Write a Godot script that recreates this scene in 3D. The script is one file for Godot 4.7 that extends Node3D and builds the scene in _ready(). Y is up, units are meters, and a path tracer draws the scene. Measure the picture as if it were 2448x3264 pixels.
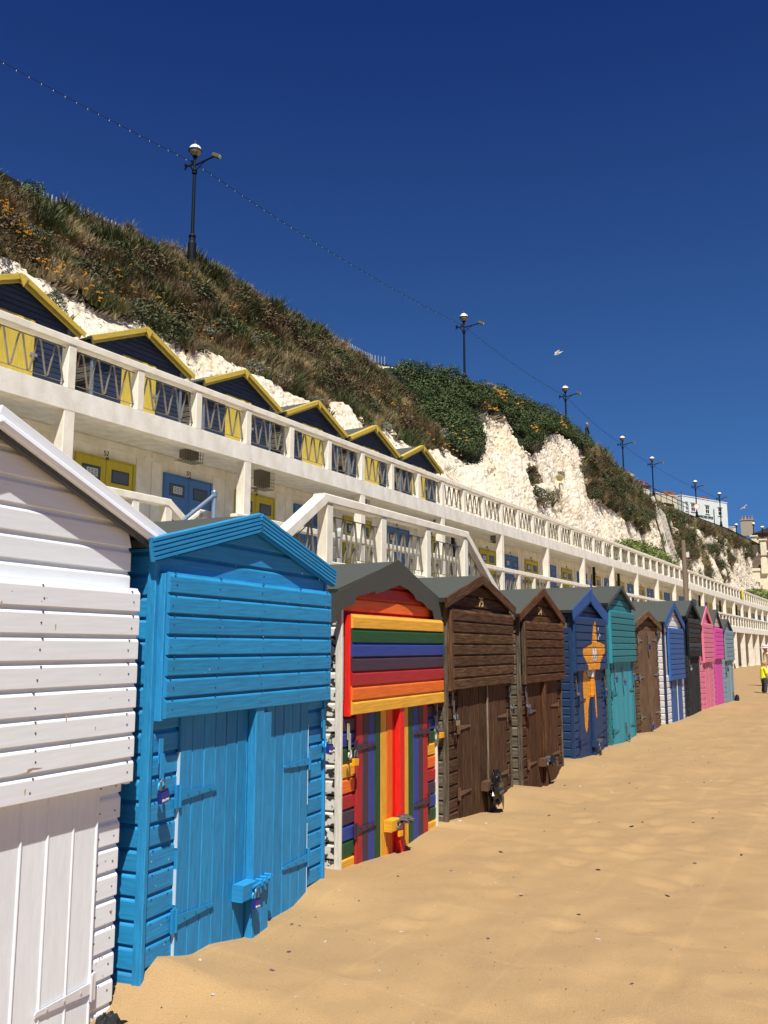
extends Node3D
# A row of beach huts under a white two-tier promenade and a chalk cliff.
# X runs along the promenade, Z to the sea, Y up; metres.

var rng := RandomNumberGenerator.new()
var used := {}
var M := {}

# ---------------------------------------------------------------- mesh builder
class MB:
	var v := PackedVector3Array()
	var n := PackedVector3Array()
	var c := PackedColorArray()
	var u := PackedVector2Array()
	var uo := Vector2.ZERO
	func tri(a: Vector3, b: Vector3, d: Vector3, col: Color, ua := Vector2.ZERO, ub := Vector2.ZERO, ud := Vector2.ZERO) -> void:
		var nn := (b - a).cross(d - a)
		if nn.length_squared() < 1e-16:
			return
		nn = nn.normalized()
		v.append_array([a, d, b]); n.append_array([nn, nn, nn]); c.append_array([col, col, col]); u.append_array([ua + uo, ud + uo, ub + uo])
	func trin(a: Vector3, b: Vector3, d: Vector3, na: Vector3, nb: Vector3, nd: Vector3, col: Color, ua := Vector2.ZERO, ub := Vector2.ZERO, ud := Vector2.ZERO) -> void:
		v.append_array([a, d, b]); n.append_array([na, nd, nb]); c.append_array([col, col, col]); u.append_array([ua + uo, ud + uo, ub + uo])
	func quad(a: Vector3, b: Vector3, d: Vector3, e: Vector3, col: Color, ul := 1.0, vl := 1.0, u0 := Vector2.ZERO) -> void:
		tri(a, b, d, col, u0, u0 + Vector2(0, vl), u0 + Vector2(ul, vl))
		tri(a, d, e, col, u0, u0 + Vector2(ul, vl), u0 + Vector2(ul, 0))
	# polygon (counter-clockwise in ex, ey) extruded along ez
	func ext(poly: PackedVector2Array, o: Vector3, ex: Vector3, ey: Vector3, ez: Vector3, ln: float, col: Color, caps := true) -> void:
		var p := poly.duplicate()
		var area := 0.0
		for i in p.size():
			area += p[i].cross(p[(i + 1) % p.size()])
		if (area < 0.0) != (ex.cross(ey).dot(ez) < 0.0):
			p.reverse()
		var m := p.size()
		var run := 0.0
		var far := ez * ln
		for i in m:
			var q0 := p[i]
			var q1 := p[(i + 1) % m]
			var a := o + ex * q0.x + ey * q0.y
			var b := o + ex * q1.x + ey * q1.y
			var l := q0.distance_to(q1)
			quad(a, b, b + far, a + far, col, ln, l, Vector2(0, run))
			run += l
		if not caps:
			return
		var idx := Geometry2D.triangulate_polygon(p)
		for k in range(0, idx.size(), 3):
			var t := [p[idx[k]], p[idx[k + 1]], p[idx[k + 2]]]
			var w := []
			for q in t:
				w.append(o + ex * q.x + ey * q.y)
			var flip: bool = (w[1] - w[0]).cross(w[2] - w[0]).dot(ez) < 0.0
			var i1 := 2 if flip else 1
			var i2 := 1 if flip else 2
			tri(w[0] + far, w[i1] + far, w[i2] + far, col, t[0], t[i1], t[i2])
			tri(w[0], w[i2], w[i1], col, t[0], t[i2], t[i1])
	func box(x0: float, x1: float, y0: float, y1: float, z0: float, z1: float, col: Color, b := 0.0) -> void:
		var dx := x1 - x0
		var dy := y1 - y0
		var dz := z1 - z0
		if dx >= dy and dx >= dz:
			ext(MB.rect(z0, z1, y0, y1, b), Vector3(x0, 0, 0), Vector3.BACK, Vector3.UP, Vector3.RIGHT, dx, col)
		elif dy >= dz:
			ext(MB.rect(x0, x1, z0, z1, b), Vector3(0, y0, 0), Vector3.RIGHT, Vector3.BACK, Vector3.UP, dy, col)
		else:
			ext(MB.rect(x0, x1, y0, y1, b), Vector3(0, 0, z0), Vector3.RIGHT, Vector3.UP, Vector3.BACK, dz, col)
	static func rect(a0: float, a1: float, b0: float, b1: float, b := 0.0) -> PackedVector2Array:
		if b <= 0.0:
			return PackedVector2Array([Vector2(a0, b0), Vector2(a1, b0), Vector2(a1, b1), Vector2(a0, b1)])
		return PackedVector2Array([Vector2(a0 + b, b0), Vector2(a1 - b, b0), Vector2(a1, b0 + b), Vector2(a1, b1 - b), Vector2(a1 - b, b1), Vector2(a0 + b, b1), Vector2(a0, b1 - b), Vector2(a0, b0 + b)])
	# rectangular bar from p to q; w across (sideways), h along the up direction
	func bar(p: Vector3, q: Vector3, w: float, h: float, upv: Vector3, col: Color, b := 0.0) -> void:
		var ez := (q - p).normalized()
		var ex := upv.cross(ez).normalized()
		var ey := ez.cross(ex).normalized()
		ext(MB.rect(-w / 2, w / 2, -h / 2, h / 2, b), p, ex, ey, ez, p.distance_to(q), col)
	func tube(path: PackedVector3Array, r: float, seg: int, col: Color, r1 := -1.0) -> void:
		var rings := []
		var side := Vector3.ZERO
		for i in path.size():
			var t := (path[mini(i + 1, path.size() - 1)] - path[maxi(i - 1, 0)]).normalized()
			if side == Vector3.ZERO:
				side = t.cross(Vector3.UP if absf(t.y) < 0.9 else Vector3.RIGHT).normalized()
			side = (side - t * side.dot(t)).normalized()
			var other := t.cross(side)
			var rr := r if r1 < 0.0 else lerpf(r, r1, float(i) / (path.size() - 1))
			var ring := []
			for k in seg:
				var a := TAU * k / seg
				var d := side * cos(a) + other * sin(a)
				ring.append([path[i] + d * rr, d])
			rings.append(ring)
		for i in path.size() - 1:
			for k in seg:
				var a: Array = rings[i][k]
				var b: Array = rings[i][(k + 1) % seg]
				var d: Array = rings[i + 1][(k + 1) % seg]
				var e: Array = rings[i + 1][k]
				trin(a[0], b[0], d[0], a[1], b[1], d[1], col)
				trin(a[0], d[0], e[0], a[1], d[1], e[1], col)
		for k in range(1, seg - 1):
			tri(rings[0][0][0], rings[0][k + 1][0], rings[0][k][0], col)
			tri(rings[-1][0][0], rings[-1][k][0], rings[-1][k + 1][0], col)
	# profile of (radius, height) from bottom to top
	func lathe(o: Vector3, prof: Array, seg: int, col: Color, smooth := false) -> void:
		var pn := []
		for i in prof.size() - 1:
			var d: Vector2 = prof[i + 1] - prof[i]
			pn.append(Vector2(d.y, -d.x).normalized())
		for i in prof.size() - 1:
			var n0: Vector2 = pn[i]
			var n1: Vector2 = pn[i]
			if smooth:
				n0 = (pn[i] + pn[maxi(i - 1, 0)]).normalized()
				n1 = (pn[i] + pn[mini(i + 1, pn.size() - 1)]).normalized()
			for k in seg:
				var a0 := TAU * k / seg
				var a1 := TAU * (k + 1) / seg
				var d0 := Vector3(cos(a0), 0, -sin(a0))
				var d1 := Vector3(cos(a1), 0, -sin(a1))
				var p0: Vector2 = prof[i]
				var p1: Vector2 = prof[i + 1]
				var up := Vector3.UP
				trin(o + d0 * p0.x + up * p0.y, o + d1 * p0.x + up * p0.y, o + d1 * p1.x + up * p1.y, d0 * n0.x + up * n0.y, d1 * n0.x + up * n0.y, d1 * n1.x + up * n1.y, col)
				trin(o + d0 * p0.x + up * p0.y, o + d1 * p1.x + up * p1.y, o + d0 * p1.x + up * p1.y, d0 * n0.x + up * n0.y, d1 * n1.x + up * n1.y, d0 * n1.x + up * n1.y, col)
	func mesh() -> ArrayMesh:
		var a := []
		a.resize(Mesh.ARRAY_MAX)
		a[Mesh.ARRAY_VERTEX] = v
		a[Mesh.ARRAY_NORMAL] = n
		a[Mesh.ARRAY_COLOR] = c
		a[Mesh.ARRAY_TEX_UV] = u
		var m := ArrayMesh.new()
		m.add_surface_from_arrays(Mesh.PRIMITIVE_TRIANGLES, a)
		return m

# ---------------------------------------------------------------- naming
func numbered(parent: Node, called: String) -> String:
	var key := [parent.get_instance_id(), called]
	var k: int = used.get(key, 0)
	used[key] = k + 1
	return called if k == 0 else "%s_%03d" % [called, k]

func put(called: String, mesh: Mesh, mat: Material, parent: Node) -> MeshInstance3D:
	var o := MeshInstance3D.new()
	o.name = numbered(parent, called)
	o.mesh = mesh
	o.material_override = mat
	parent.add_child(o, true)
	return o

func obj(called: String, mb: MB, mat: Material, parent: Node) -> MeshInstance3D:
	return put(called, mb.mesh(), mat, parent)

func tag(o: Node, label: String, category: String, group := "") -> Node:
	o.set_meta("label", label)
	o.set_meta("category", category)
	if group:
		o.set_meta("group", group)
	return o

func thing(called: String, label: String, category: String, at := Vector3.ZERO, turn := 0.0, group := "") -> Node3D:
	var o := Node3D.new()
	o.name = numbered(self, called)
	o.position = at
	o.rotation.y = turn
	add_child(o, true)
	tag(o, label, category, group)
	return o

func lin(r: float, g: float, b: float, k := 1.0) -> Color:
	var q := Color(r / 255.0, g / 255.0, b / 255.0).srgb_to_linear()
	return Color(q.r * k, q.g * k, q.b * k)

func vary(q: Color, amount: float) -> Color:
	var k := 1.0 + rng.randf_range(-amount, amount)
	return Color(q.r * k, q.g * k * (1.0 + rng.randf_range(-amount, amount) * 0.25), q.b * k)

func table(t: Array, x: float) -> float:
	if x <= t[0][0]:
		return t[0][1]
	for i in t.size() - 1:
		if x <= t[i + 1][0]:
			return lerpf(t[i][1], t[i + 1][1], (x - t[i][0]) / (t[i + 1][0] - t[i][0]))
	return t[-1][1]

# ---------------------------------------------------------------- materials
func noise_tex(freq: float, oct: int, lo: Color, hi: Color, seed_: int, normal := false, bump := 4.0, kind := FastNoiseLite.TYPE_SIMPLEX, size := 512) -> NoiseTexture2D:
	var f := FastNoiseLite.new()
	f.noise_type = kind
	f.frequency = freq
	f.fractal_octaves = oct
	f.seed = seed_
	var t := NoiseTexture2D.new()
	t.width = size
	t.height = size
	t.seamless = true
	t.noise = f
	if normal:
		t.as_normal_map = true
		t.bump_strength = bump
	else:
		var g := Gradient.new()
		g.set_color(0, lo)
		g.set_color(1, hi)
		t.color_ramp = g
	return t

func mat(rough: float, metal := 0.0) -> StandardMaterial3D:
	var m := StandardMaterial3D.new()
	m.vertex_color_use_as_albedo = true
	m.roughness = rough
	m.metallic = metal
	return m

func grey(k: float) -> Color:
	return Color(k, k, k)

func make_materials() -> void:
	var w := mat(0.62)                                     # painted boards: streaks of grain along u
	w.albedo_texture = noise_tex(0.012, 5, Color(0.88, 0.885, 0.89), Color(1, 1, 1), 3)
	w.normal_enabled = true
	w.normal_texture = noise_tex(0.014, 5, grey(0), grey(1), 4, true, 5.0)
	w.normal_scale = 0.4
	w.uv1_scale = Vector3(0.35, 5.0, 1)
	M.wood = w
	var wp := mat(0.5)                                     # smooth gloss-painted boards
	wp.albedo_texture = noise_tex(0.012, 5, Color(0.97, 0.97, 0.965), Color(1, 1, 1), 33)
	wp.normal_enabled = true
	wp.normal_texture = w.normal_texture
	wp.normal_scale = 0.10
	wp.uv1_scale = Vector3(0.35, 4.0, 1)
	M.smooth = wp
	var g := mat(0.8)                                      # bare or stained boards, stronger grain
	g.albedo_texture = noise_tex(0.011, 5, Color(0.60, 0.57, 0.54), Color(1, 1, 1), 5)
	g.normal_enabled = true
	g.normal_texture = w.normal_texture
	g.normal_scale = 0.9
	g.uv1_scale = Vector3(0.4, 6.0, 1)
	g.metallic_specular = 0.25
	M.stain = g
	var fl := mat(0.75)                                    # white paint flaked off dark boards
	var fg := noise_tex(0.013, 5, Color(0.2, 0.2, 0.2), Color(1, 1, 1), 11)
	var ramp := Gradient.new()
	ramp.offsets = PackedFloat32Array([0.0, 0.40, 0.46, 1.0])
	ramp.colors = PackedColorArray([Color(0.16, 0.16, 0.16), Color(0.22, 0.21, 0.2), Color(0.92, 0.92, 0.9), Color(1, 1, 1)])
	fg.color_ramp = ramp
	fl.albedo_texture = fg
	fl.uv1_scale = Vector3(1.1, 1.7, 1)
	M.flaked = fl
	var p := mat(0.7)                                      # painted concrete with faint stains
	p.albedo_texture = noise_tex(0.008, 5, Color(0.90, 0.89, 0.86), Color(1, 1, 1), 7)
	p.uv1_triplanar = true
	p.uv1_world_triplanar = true
	p.uv1_scale = Vector3(0.5, 0.35, 0.5)
	p.normal_enabled = true
	p.normal_texture = noise_tex(0.05, 4, grey(0), grey(1), 8, true, 3.0)
	p.normal_scale = 0.12
	M.render = p
	var f := mat(0.95)                                     # mineral roofing felt
	f.albedo_texture = noise_tex(0.09, 5, Color(0.62, 0.64, 0.62), Color(1, 1, 1), 9)
	f.uv1_triplanar = true
	f.uv1_scale = Vector3(1.6, 1.6, 1.6)
	f.normal_enabled = true
	f.normal_texture = noise_tex(0.12, 3, grey(0), grey(1), 10, true, 4.0)
	f.normal_scale = 0.5
	M.felt = f
	M.metal = mat(0.45, 0.35)
	var pt := mat(0.6)
	pt.metallic_specular = 0.3
	M.paint = pt
	var bk := StandardMaterial3D.new()
	bk.albedo_color = Color(0.14, 0.12, 0.10)
	M.black = bk
	var gd := StandardMaterial3D.new()
	gd.albedo_color = Color(0.72, 0.62, 0.42)
	M.pale = gd
	var wh := StandardMaterial3D.new()
	wh.albedo_color = Color(0.9, 0.9, 0.9)
	M.white = wh
	M.gloss = mat(0.22)
	M.plastic = mat(0.3)
	M.cloth = mat(0.9)
	M.skin = mat(0.55)
	var s := mat(0.95)
	s.albedo_texture = noise_tex(0.30, 4, Color(0.66, 0.63, 0.58), Color(1, 1, 1), 12)
	s.uv1_triplanar = true
	s.uv1_world_triplanar = true
	s.uv1_scale = Vector3(1.3, 1.3, 1.3)
	s.normal_enabled = true
	s.normal_texture = noise_tex(0.16, 4, grey(0), grey(1), 13, true, 5.0)
	s.normal_scale = 0.9
	M.sand = s
	var k := mat(0.95)
	k.albedo_texture = noise_tex(0.02, 6, Color(0.74, 0.71, 0.66), Color(1, 1, 1), 14)
	k.uv1_triplanar = true
	k.uv1_world_triplanar = true
	k.uv1_scale = Vector3(0.33, 0.33, 0.33)
	k.normal_enabled = true
	k.normal_texture = noise_tex(0.035, 5, grey(0), grey(1), 15, true, 6.0)
	k.normal_scale = 0.9
	M.chalk = k
	var l := mat(0.7)
	l.backlight = Color(0.25, 0.25, 0.25)
	M.leaf = l
	var gl := StandardMaterial3D.new()
	gl.albedo_color = Color(0.10, 0.11, 0.12)
	gl.roughness = 0.08
	M.glass = gl
	var og := mat(0.35)                                    # opal lamp glass
	og.backlight = Color(0.3, 0.3, 0.3)
	M.opal = og
	var st := mat(0.85)
	st.albedo_texture = noise_tex(0.03, 5, Color(0.6, 0.58, 0.55), Color(1, 1, 1), 16)
	st.uv1_triplanar = true
	st.uv1_scale = Vector3(0.8, 0.8, 0.8)
	M.stone = st

# ---------------------------------------------------------------- scene
const YAW := 28.5
const PITCH := 8.73

func _ready() -> void:
	rng.seed = 41
	var cam := Camera3D.new()
	cam.name = "camera"
	cam.position = Vector3(0, 1.6, 0)
	cam.rotation_degrees = Vector3(PITCH, -90.0 + YAW, 0)
	cam.fov = rad_to_deg(2.0 * atan(1632.0 / 2821.0))
	cam.near = 0.05
	cam.far = 1500.0
	add_child(cam)
	cam.current = true
	var sky := ProceduralSkyMaterial.new()
	sky.sky_top_color = Color8(14, 42, 122)
	sky.sky_horizon_color = Color8(100, 170, 252)
	sky.sky_curve = 0.21
	sky.ground_bottom_color = Color8(120, 105, 80)
	sky.ground_horizon_color = Color8(120, 150, 175)
	sky.sun_angle_max = 2.0
	sky.sky_energy_multiplier = 0.74
	sky.ground_energy_multiplier = 0.74
	var env := Environment.new()
	env.background_mode = Environment.BG_SKY
	env.sky = Sky.new()
	env.sky.sky_material = sky
	env.tonemap_mode = Environment.TONE_MAPPER_LINEAR
	env.tonemap_exposure = 1.35
	env.sdfgi_enabled = true
	env.ssao_enabled = true
	env.ssil_enabled = true
	var we := WorldEnvironment.new()
	we.name = "world_environment"
	we.environment = env
	add_child(we)
	var sun := DirectionalLight3D.new()
	sun.name = "sun"
	sun.light_color = Color(1.0, 0.97, 0.915)
	sun.light_energy = 1.6
	sun.light_angular_distance = 0.5
	sun.shadow_enabled = true
	add_child(sun)
	sun.look_at_from_position(Vector3(-0.4255, 0.848, 0.316), Vector3.ZERO)
	make_materials()
	build_sand()
	build_cliff()
	build_promenade()
	build_stairs()
	build_upper_huts()
	build_plants()
	build_houses()
	build_lamps()
	build_huts()
	build_details()
	build_people()
	build_litter()

# ---------------------------------------------------------------- sand
const SAND_FRONT := [[2.2, -0.24], [3.5, -0.21], [3.66, -0.15], [3.84, -0.03], [4.13, -0.1], [4.31, -0.1], [4.67, -0.17], [4.91, -0.15], [5.31, -0.14], [5.51, -0.08], [5.75, -0.06], [6.33, -0.14], [6.7, -0.15], [6.96, -0.17], [7.39, -0.2], [7.84, -0.15], [8.25, -0.14], [8.34, -0.1], [8.72, -0.13], [9.31, -0.17], [9.76, -0.24], [10.07, -0.12], [10.58, -0.07], [10.9, -0.1], [11.43, -0.24], [12.4, -0.21], [12.75, -0.1], [13.05, -0.04], [14.1, -0.11], [14.87, -0.14], [15.7, -0.09], [17.0, -0.13], [18.2, -0.08], [19.5, -0.14], [21, -0.08], [23, -0.11], [26, -0.07], [30, -0.11], [33, -0.14]]
const HUT_LINE := [[1.5, -3.35], [3.6, -3.5], [5.7, -3.65], [6.3, -3.82], [8.2, -3.9], [10.5, -3.96], [13, -4.08], [18, -4.15], [34, -4.15], [40, -4.2]]
var sand_a := FastNoiseLite.new()
var sand_b := FastNoiseLite.new()

func dimple(x: float, z: float) -> float:
	var y := 0.0
	var s := 0.42
	var ci := int(floor(x / s))
	var cj := int(floor(z / s))
	for i in range(ci - 1, ci + 2):
		for j in range(cj - 1, cj + 2):
			var h := hash(Vector2i(i, j))
			if h % 100 > 62:
				continue
			var ox := (i + 0.15 + 0.7 * ((h >> 8) % 97) / 97.0) * s
			var oz := (j + 0.15 + 0.7 * ((h >> 16) % 89) / 89.0) * s
			var a := ((h >> 5) % 63) / 10.0
			var dx := x - ox
			var dz := z - oz
			var u := (dx * cos(a) + dz * sin(a)) / (0.11 + 0.06 * ((h >> 11) % 10) / 10.0)
			var v := (dz * cos(a) - dx * sin(a)) / (0.075 + 0.04 * ((h >> 13) % 10) / 10.0)
			var d := u * u + v * v
			if d < 6.0:
				y += (-0.024 * exp(-d) + 0.010 * exp(-pow(sqrt(d) - 1.5, 2.0) * 3.0)) * (0.5 + ((h >> 3) % 11) / 14.0)
	return y

func sand_y(x: float, z: float) -> float:
	var zl := table(HUT_LINE, x)
	var y := -0.145 + 0.03 * sand_a.get_noise_2d(x * 0.55, z * 0.55)
	var lump := sand_b.get_noise_2d(x * 1.0, z * 1.6)
	y += 0.032 * lump * (0.5 + 0.5 * smoothstep(-4.0, -2.5, z)) - 0.012 * maxf(0.0, sand_b.get_noise_2d(x * 2.2 + 50.0, z * 2.2))
	y += 0.009 * sand_b.get_noise_2d(x * 4.0, z * 4.0 + 30.0)
	if x > 1.0 and x < 40.0 and z > -4.5 and z < 8.0:
		y += dimple(x, z) * smoothstep(-4.2, -2.9, z)
	if x < 34.0:
		var w := exp(-pow((z - zl - 0.05) / 0.55, 2.0))
		if z < zl:
			w = 1.0
		y = lerpf(y, table(SAND_FRONT, x) + 0.008 * lump, w)
	if z > 12.0:
		y -= (z - 12.0) * 0.03
	return y

func grid_axis(spans: Array) -> PackedFloat32Array:
	var a := PackedFloat32Array()
	for s in spans:
		var x: float = s[0]
		while x < s[1] - 1e-4:
			a.append(x)
			x += s[2]
	a.append(spans[-1][1])
	return a

func smooth_grid(xs: PackedFloat32Array, zs: PackedFloat32Array, height: Callable, tint: Callable) -> ArrayMesh:
	var v := PackedVector3Array()
	var n := PackedVector3Array()
	var c := PackedColorArray()
	var idx := PackedInt32Array()
	var nz := zs.size()
	for i in xs.size():
		for j in nz:
			v.append(Vector3(xs[i], height.call(xs[i], zs[j]), zs[j]))
			c.append(tint.call(xs[i], zs[j]))
	for i in xs.size():
		for j in nz:
			var a := v[maxi(i - 1, 0) * nz + j]
			var b := v[mini(i + 1, xs.size() - 1) * nz + j]
			var p := v[i * nz + maxi(j - 1, 0)]
			var q := v[i * nz + mini(j + 1, nz - 1)]
			n.append((q - p).cross(b - a).normalized())
	for i in xs.size() - 1:
		for j in nz - 1:
			var k := i * nz + j
			idx.append_array([k, k + nz, k + 1, k + 1, k + nz, k + nz + 1])
	var arr := []
	arr.resize(Mesh.ARRAY_MAX)
	arr[Mesh.ARRAY_VERTEX] = v
	arr[Mesh.ARRAY_NORMAL] = n
	arr[Mesh.ARRAY_COLOR] = c
	arr[Mesh.ARRAY_INDEX] = idx
	var m := ArrayMesh.new()
	m.add_surface_from_arrays(Mesh.PRIMITIVE_TRIANGLES, arr)
	return m

func build_sand() -> void:
	sand_a.seed = 5
	sand_a.frequency = 0.5
	sand_b.seed = 6
	sand_b.frequency = 0.8
	sand_b.fractal_octaves = 3
	var xs := grid_axis([[-40, -6, 4.0], [-6, 1.0, 0.5], [1.0, 13.5, 0.05], [13.5, 24, 0.12], [24, 48, 0.3], [48, 160, 2.0], [160, 900, 60.0]])
	var zs := grid_axis([[-14, -5, 0.5], [-5, -4.4, 0.2], [-4.4, 2.4, 0.055], [2.4, 6, 0.2], [6, 20, 1.0], [20, 600, 40.0]])
	var dry := Color(0.65, 0.445, 0.225)
	var damp := Color(0.565, 0.392, 0.205)
	var tint := func(x: float, z: float) -> Color:
		var k := 0.5 + 0.7 * sand_a.get_noise_2d(x * 0.9 + 80.0, z * 2.2) + 0.35 * sand_b.get_noise_2d(x * 0.8 - 40.0, z * 1.5)
		return dry.lerp(damp, clampf(k, 0.0, 1.0))
	var o := put("sand_beach", smooth_grid(xs, zs, sand_y, tint), M.sand, self)
	o.set_meta("kind", "structure")

# ---------------------------------------------------------------- chalk cliff
const CREST := [[-10, -24.6], [0, -24.6], [17, -24.1], [21.5, -23.3], [25, -22.5], [30, -22.4], [34, -22.8], [39.8, -22.4], [42.1, -20.8], [44.8, -19.3], [49.3, -18.1], [55.3, -17.3], [64.4, -17.5], [76, -18.2], [85, -18.6], [92.3, -18.4], [104, -17.2], [108, -16.6], [118.8, -15], [130, -14], [150, -12.5]]
const PLANTED := {
	"dry": [16.3, 16.8, 17.2, 16.7, 18.8, 16.6, 21.6, 16.7, 25.5, 16.9, 29.9, 16.7, 34, 16.7, 39.6, 16.6, 39.8, 15.1, 39.8, 13.4, 40, 11.8, 38.2, 11.1, 34.7, 10.9, 33.6, 11.8, 32.6, 10.8, 30.9, 10.9, 29.3, 11.5, 27.7, 10.6, 24.9, 10.6, 23.8, 11.1, 22.1, 11.3, 20.9, 11.0, 19.7, 11.5, 18.7, 11.5, 17.7, 11.6, 17.1, 12.0, 15.9, 11.9, 15.1, 12.3, 14.8, 12.7, 8, 13.0, 4, 16.8],
	"hedge": [39.6, 16.6, 42.1, 16.7, 45, 16.8, 49.3, 16.7, 56.1, 16.9, 64.3, 16.7, 60.9, 15.1, 57.6, 15.3, 54.7, 15.3, 53.1, 15.1, 50.2, 13.2, 48.6, 12.6, 48.0, 13.2, 48.1, 13.8, 47.5, 14.7, 45.8, 15, 44.6, 14.2, 43.7, 12.5, 42.8, 11.3, 41.4, 11, 40, 11.4, 39.6, 12.5, 39, 13.5, 39, 14.8],
	"strip": [62.8, 16.6, 74.6, 16.7, 88.3, 16.7, 90, 15, 84.8, 14.4, 73.8, 11, 72.2, 11.6, 66.8, 11.3, 63.3, 11.9, 59.6, 11.8, 59, 12.9, 58.7, 14.1],
	"right": [88.3, 16.7, 103, 16.7, 119.3, 16.8, 129.8, 16.7, 131.7, 14.3, 127.6, 13.3, 122.3, 14.4, 114.5, 13.9, 105.3, 12, 98.6, 11.9, 91.7, 11.4, 84.3, 10.9, 82.6, 12.1],
	"gully": [88.5, 13.7, 97.1, 14.2, 102.7, 11.7, 101.4, 7.5, 96.2, 6.8, 91.8, 8.4, 85.7, 8.6, 81.8, 9.8],
	"gully_b": [109.6, 13.4, 118.2, 14.3, 117.8, 11.3, 112.5, 9.2, 107.3, 9.4],
	"gully_c": [48.2, 11.9, 49.9, 12.2, 48.8, 9.8, 47.5, 9.5],
}
var polys := {}
var rock_a := FastNoiseLite.new()
var rock_b := FastNoiseLite.new()

func planted(x: float, y: float) -> String:
	var q := Vector2(x + 0.5 * rock_b.get_noise_2d(x * 1.2, y * 1.2), y + 0.35 * rock_b.get_noise_2d(x * 1.4 + 90.0, y * 1.4))
	for k in polys:
		if Geometry2D.is_point_in_polygon(q, polys[k]):
			if k.begins_with("gully") and rock_b.get_noise_2d(x * 0.5 + 11.0, y * 0.35) > -0.06:
				return ""
			if k == "right" and y < 15.0 and rock_b.get_noise_2d(x * 0.45 + 31.0, y * 0.3) > 0.06:
				return ""
			return k
	return ""

func cliff_z(x: float, y: float) -> float:
	var foot := -16.2 + 0.0215 * x
	var t := clampf((y - 6.0) / 10.7, 0.0, 1.2)
	var z := lerpf(foot, table(CREST, x), pow(t, 1.3))
	var edge := 130.0 + maxf(0.0, 16.7 - y) * 0.95
	if x > edge:
		z -= (x - edge) * 2.2
	return z

func build_cliff() -> void:
	rock_a.seed = 21
	rock_a.frequency = 0.16
	rock_a.fractal_type = FastNoiseLite.FRACTAL_RIDGED
	rock_a.fractal_octaves = 5
	rock_b.seed = 22
	rock_b.frequency = 0.45
	rock_b.fractal_octaves = 4
	for k in PLANTED:
		var a: Array = PLANTED[k]
		var p := PackedVector2Array()
		for i in range(0, a.size(), 2):
			p.append(Vector2(a[i], a[i + 1]))
		polys[k] = p
	var xs := grid_axis([[4, 34, 0.13], [34, 70, 0.16], [70, 145, 0.28]])
	var ys := grid_axis([[-0.5, 6, 1.6], [6, 16.7, 0.13]])
	var v := PackedVector3Array()
	var c := PackedColorArray()
	var ny := ys.size()
	for x in xs:
		for y in ys:
			var soil := planted(x, y) != ""
			var amp := clampf((y - 5.5) / 2.0, 0.0, 1.0) * (0.45 if soil else 1.0) * smoothstep(16.9, 15.5, y)
			var bump := (rock_a.get_noise_2d(x * 1.3, y * 0.7) - 0.2) * 0.30 + rock_b.get_noise_2d(x * 2.2, y * 3.0) * 0.10 + rock_b.get_noise_2d(x * 8.0, y * 11.0) * 0.05 + rock_b.get_noise_2d(x * 0.35, y * 0.2) * 0.5
			if soil:
				bump += (rock_b.get_noise_2d(x * 0.55 + 3.0, y * 0.8) + 0.5 * rock_b.get_noise_2d(x * 1.3 - 9.0, y * 1.6)) * 1.5
			var jag := Vector3(rng.randf_range(-0.04, 0.04), rng.randf_range(-0.04, 0.04), rng.randf_range(-0.018, 0.018)) * amp
			v.append(Vector3(x, y, cliff_z(x, y) + bump * amp) + jag)
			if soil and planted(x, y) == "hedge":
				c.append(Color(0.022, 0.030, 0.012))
			elif soil:
				c.append(Color(0.12, 0.088, 0.046).lerp(Color(0.075, 0.08, 0.035), clampf(0.5 + rock_b.get_noise_2d(x, y), 0, 1)))
			else:
				var warm := clampf(0.12 + 0.9 * rock_b.get_noise_2d(x * 0.8 + 7.0, y * 0.9), 0.0, 1.0)
				c.append(Color(0.87, 0.82, 0.735).lerp(Color(0.80, 0.675, 0.49), warm))
	var mb := MB.new()
	for i in xs.size() - 1:
		for j in ny - 1:
			var k := i * ny + j
			var a := v[k]
			var b := v[k + ny]
			var d := v[k + ny + 1]
			var e := v[k + 1]
			mb.tri(a, b, d, c[k])
			mb.tri(a, d, e, c[k + ny + 1])
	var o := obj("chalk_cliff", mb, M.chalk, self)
	o.set_meta("kind", "structure")
	# the clifftop behind the crest
	var top := MB.new()
	for i in range(4, 145):
		var a := Vector3(i, 16.68, table(CREST, i) + 0.1)
		var b := Vector3(i + 1, 16.68, table(CREST, i + 1) + 0.1)
		var far := 0.0 if i < 135 else 0.0
		top.tri(a, b, Vector3(i + 1, 16.9, -120 - far), Color(0.07, 0.08, 0.03))
		top.tri(a, Vector3(i + 1, 16.9, -120 - far), Vector3(i, 16.9, -120 - far), Color(0.07, 0.08, 0.03))
	o = obj("clifftop_ground", top, M.stone, self)
	o.set_meta("kind", "structure")

# ---------------------------------------------------------------- promenade
# local frame: x along the front (s), y up, z out to the sea, front face at z = 0
const PROM_AT := Vector3(0, 0, -12.2)
var prom_turn := -atan(0.0215)
const S0 := -6.0
const S1 := 138.0

func prom(s: float, y: float, z: float) -> Vector3:
	return PROM_AT + Basis(Vector3.UP, prom_turn) * Vector3(s, y, z)

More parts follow.
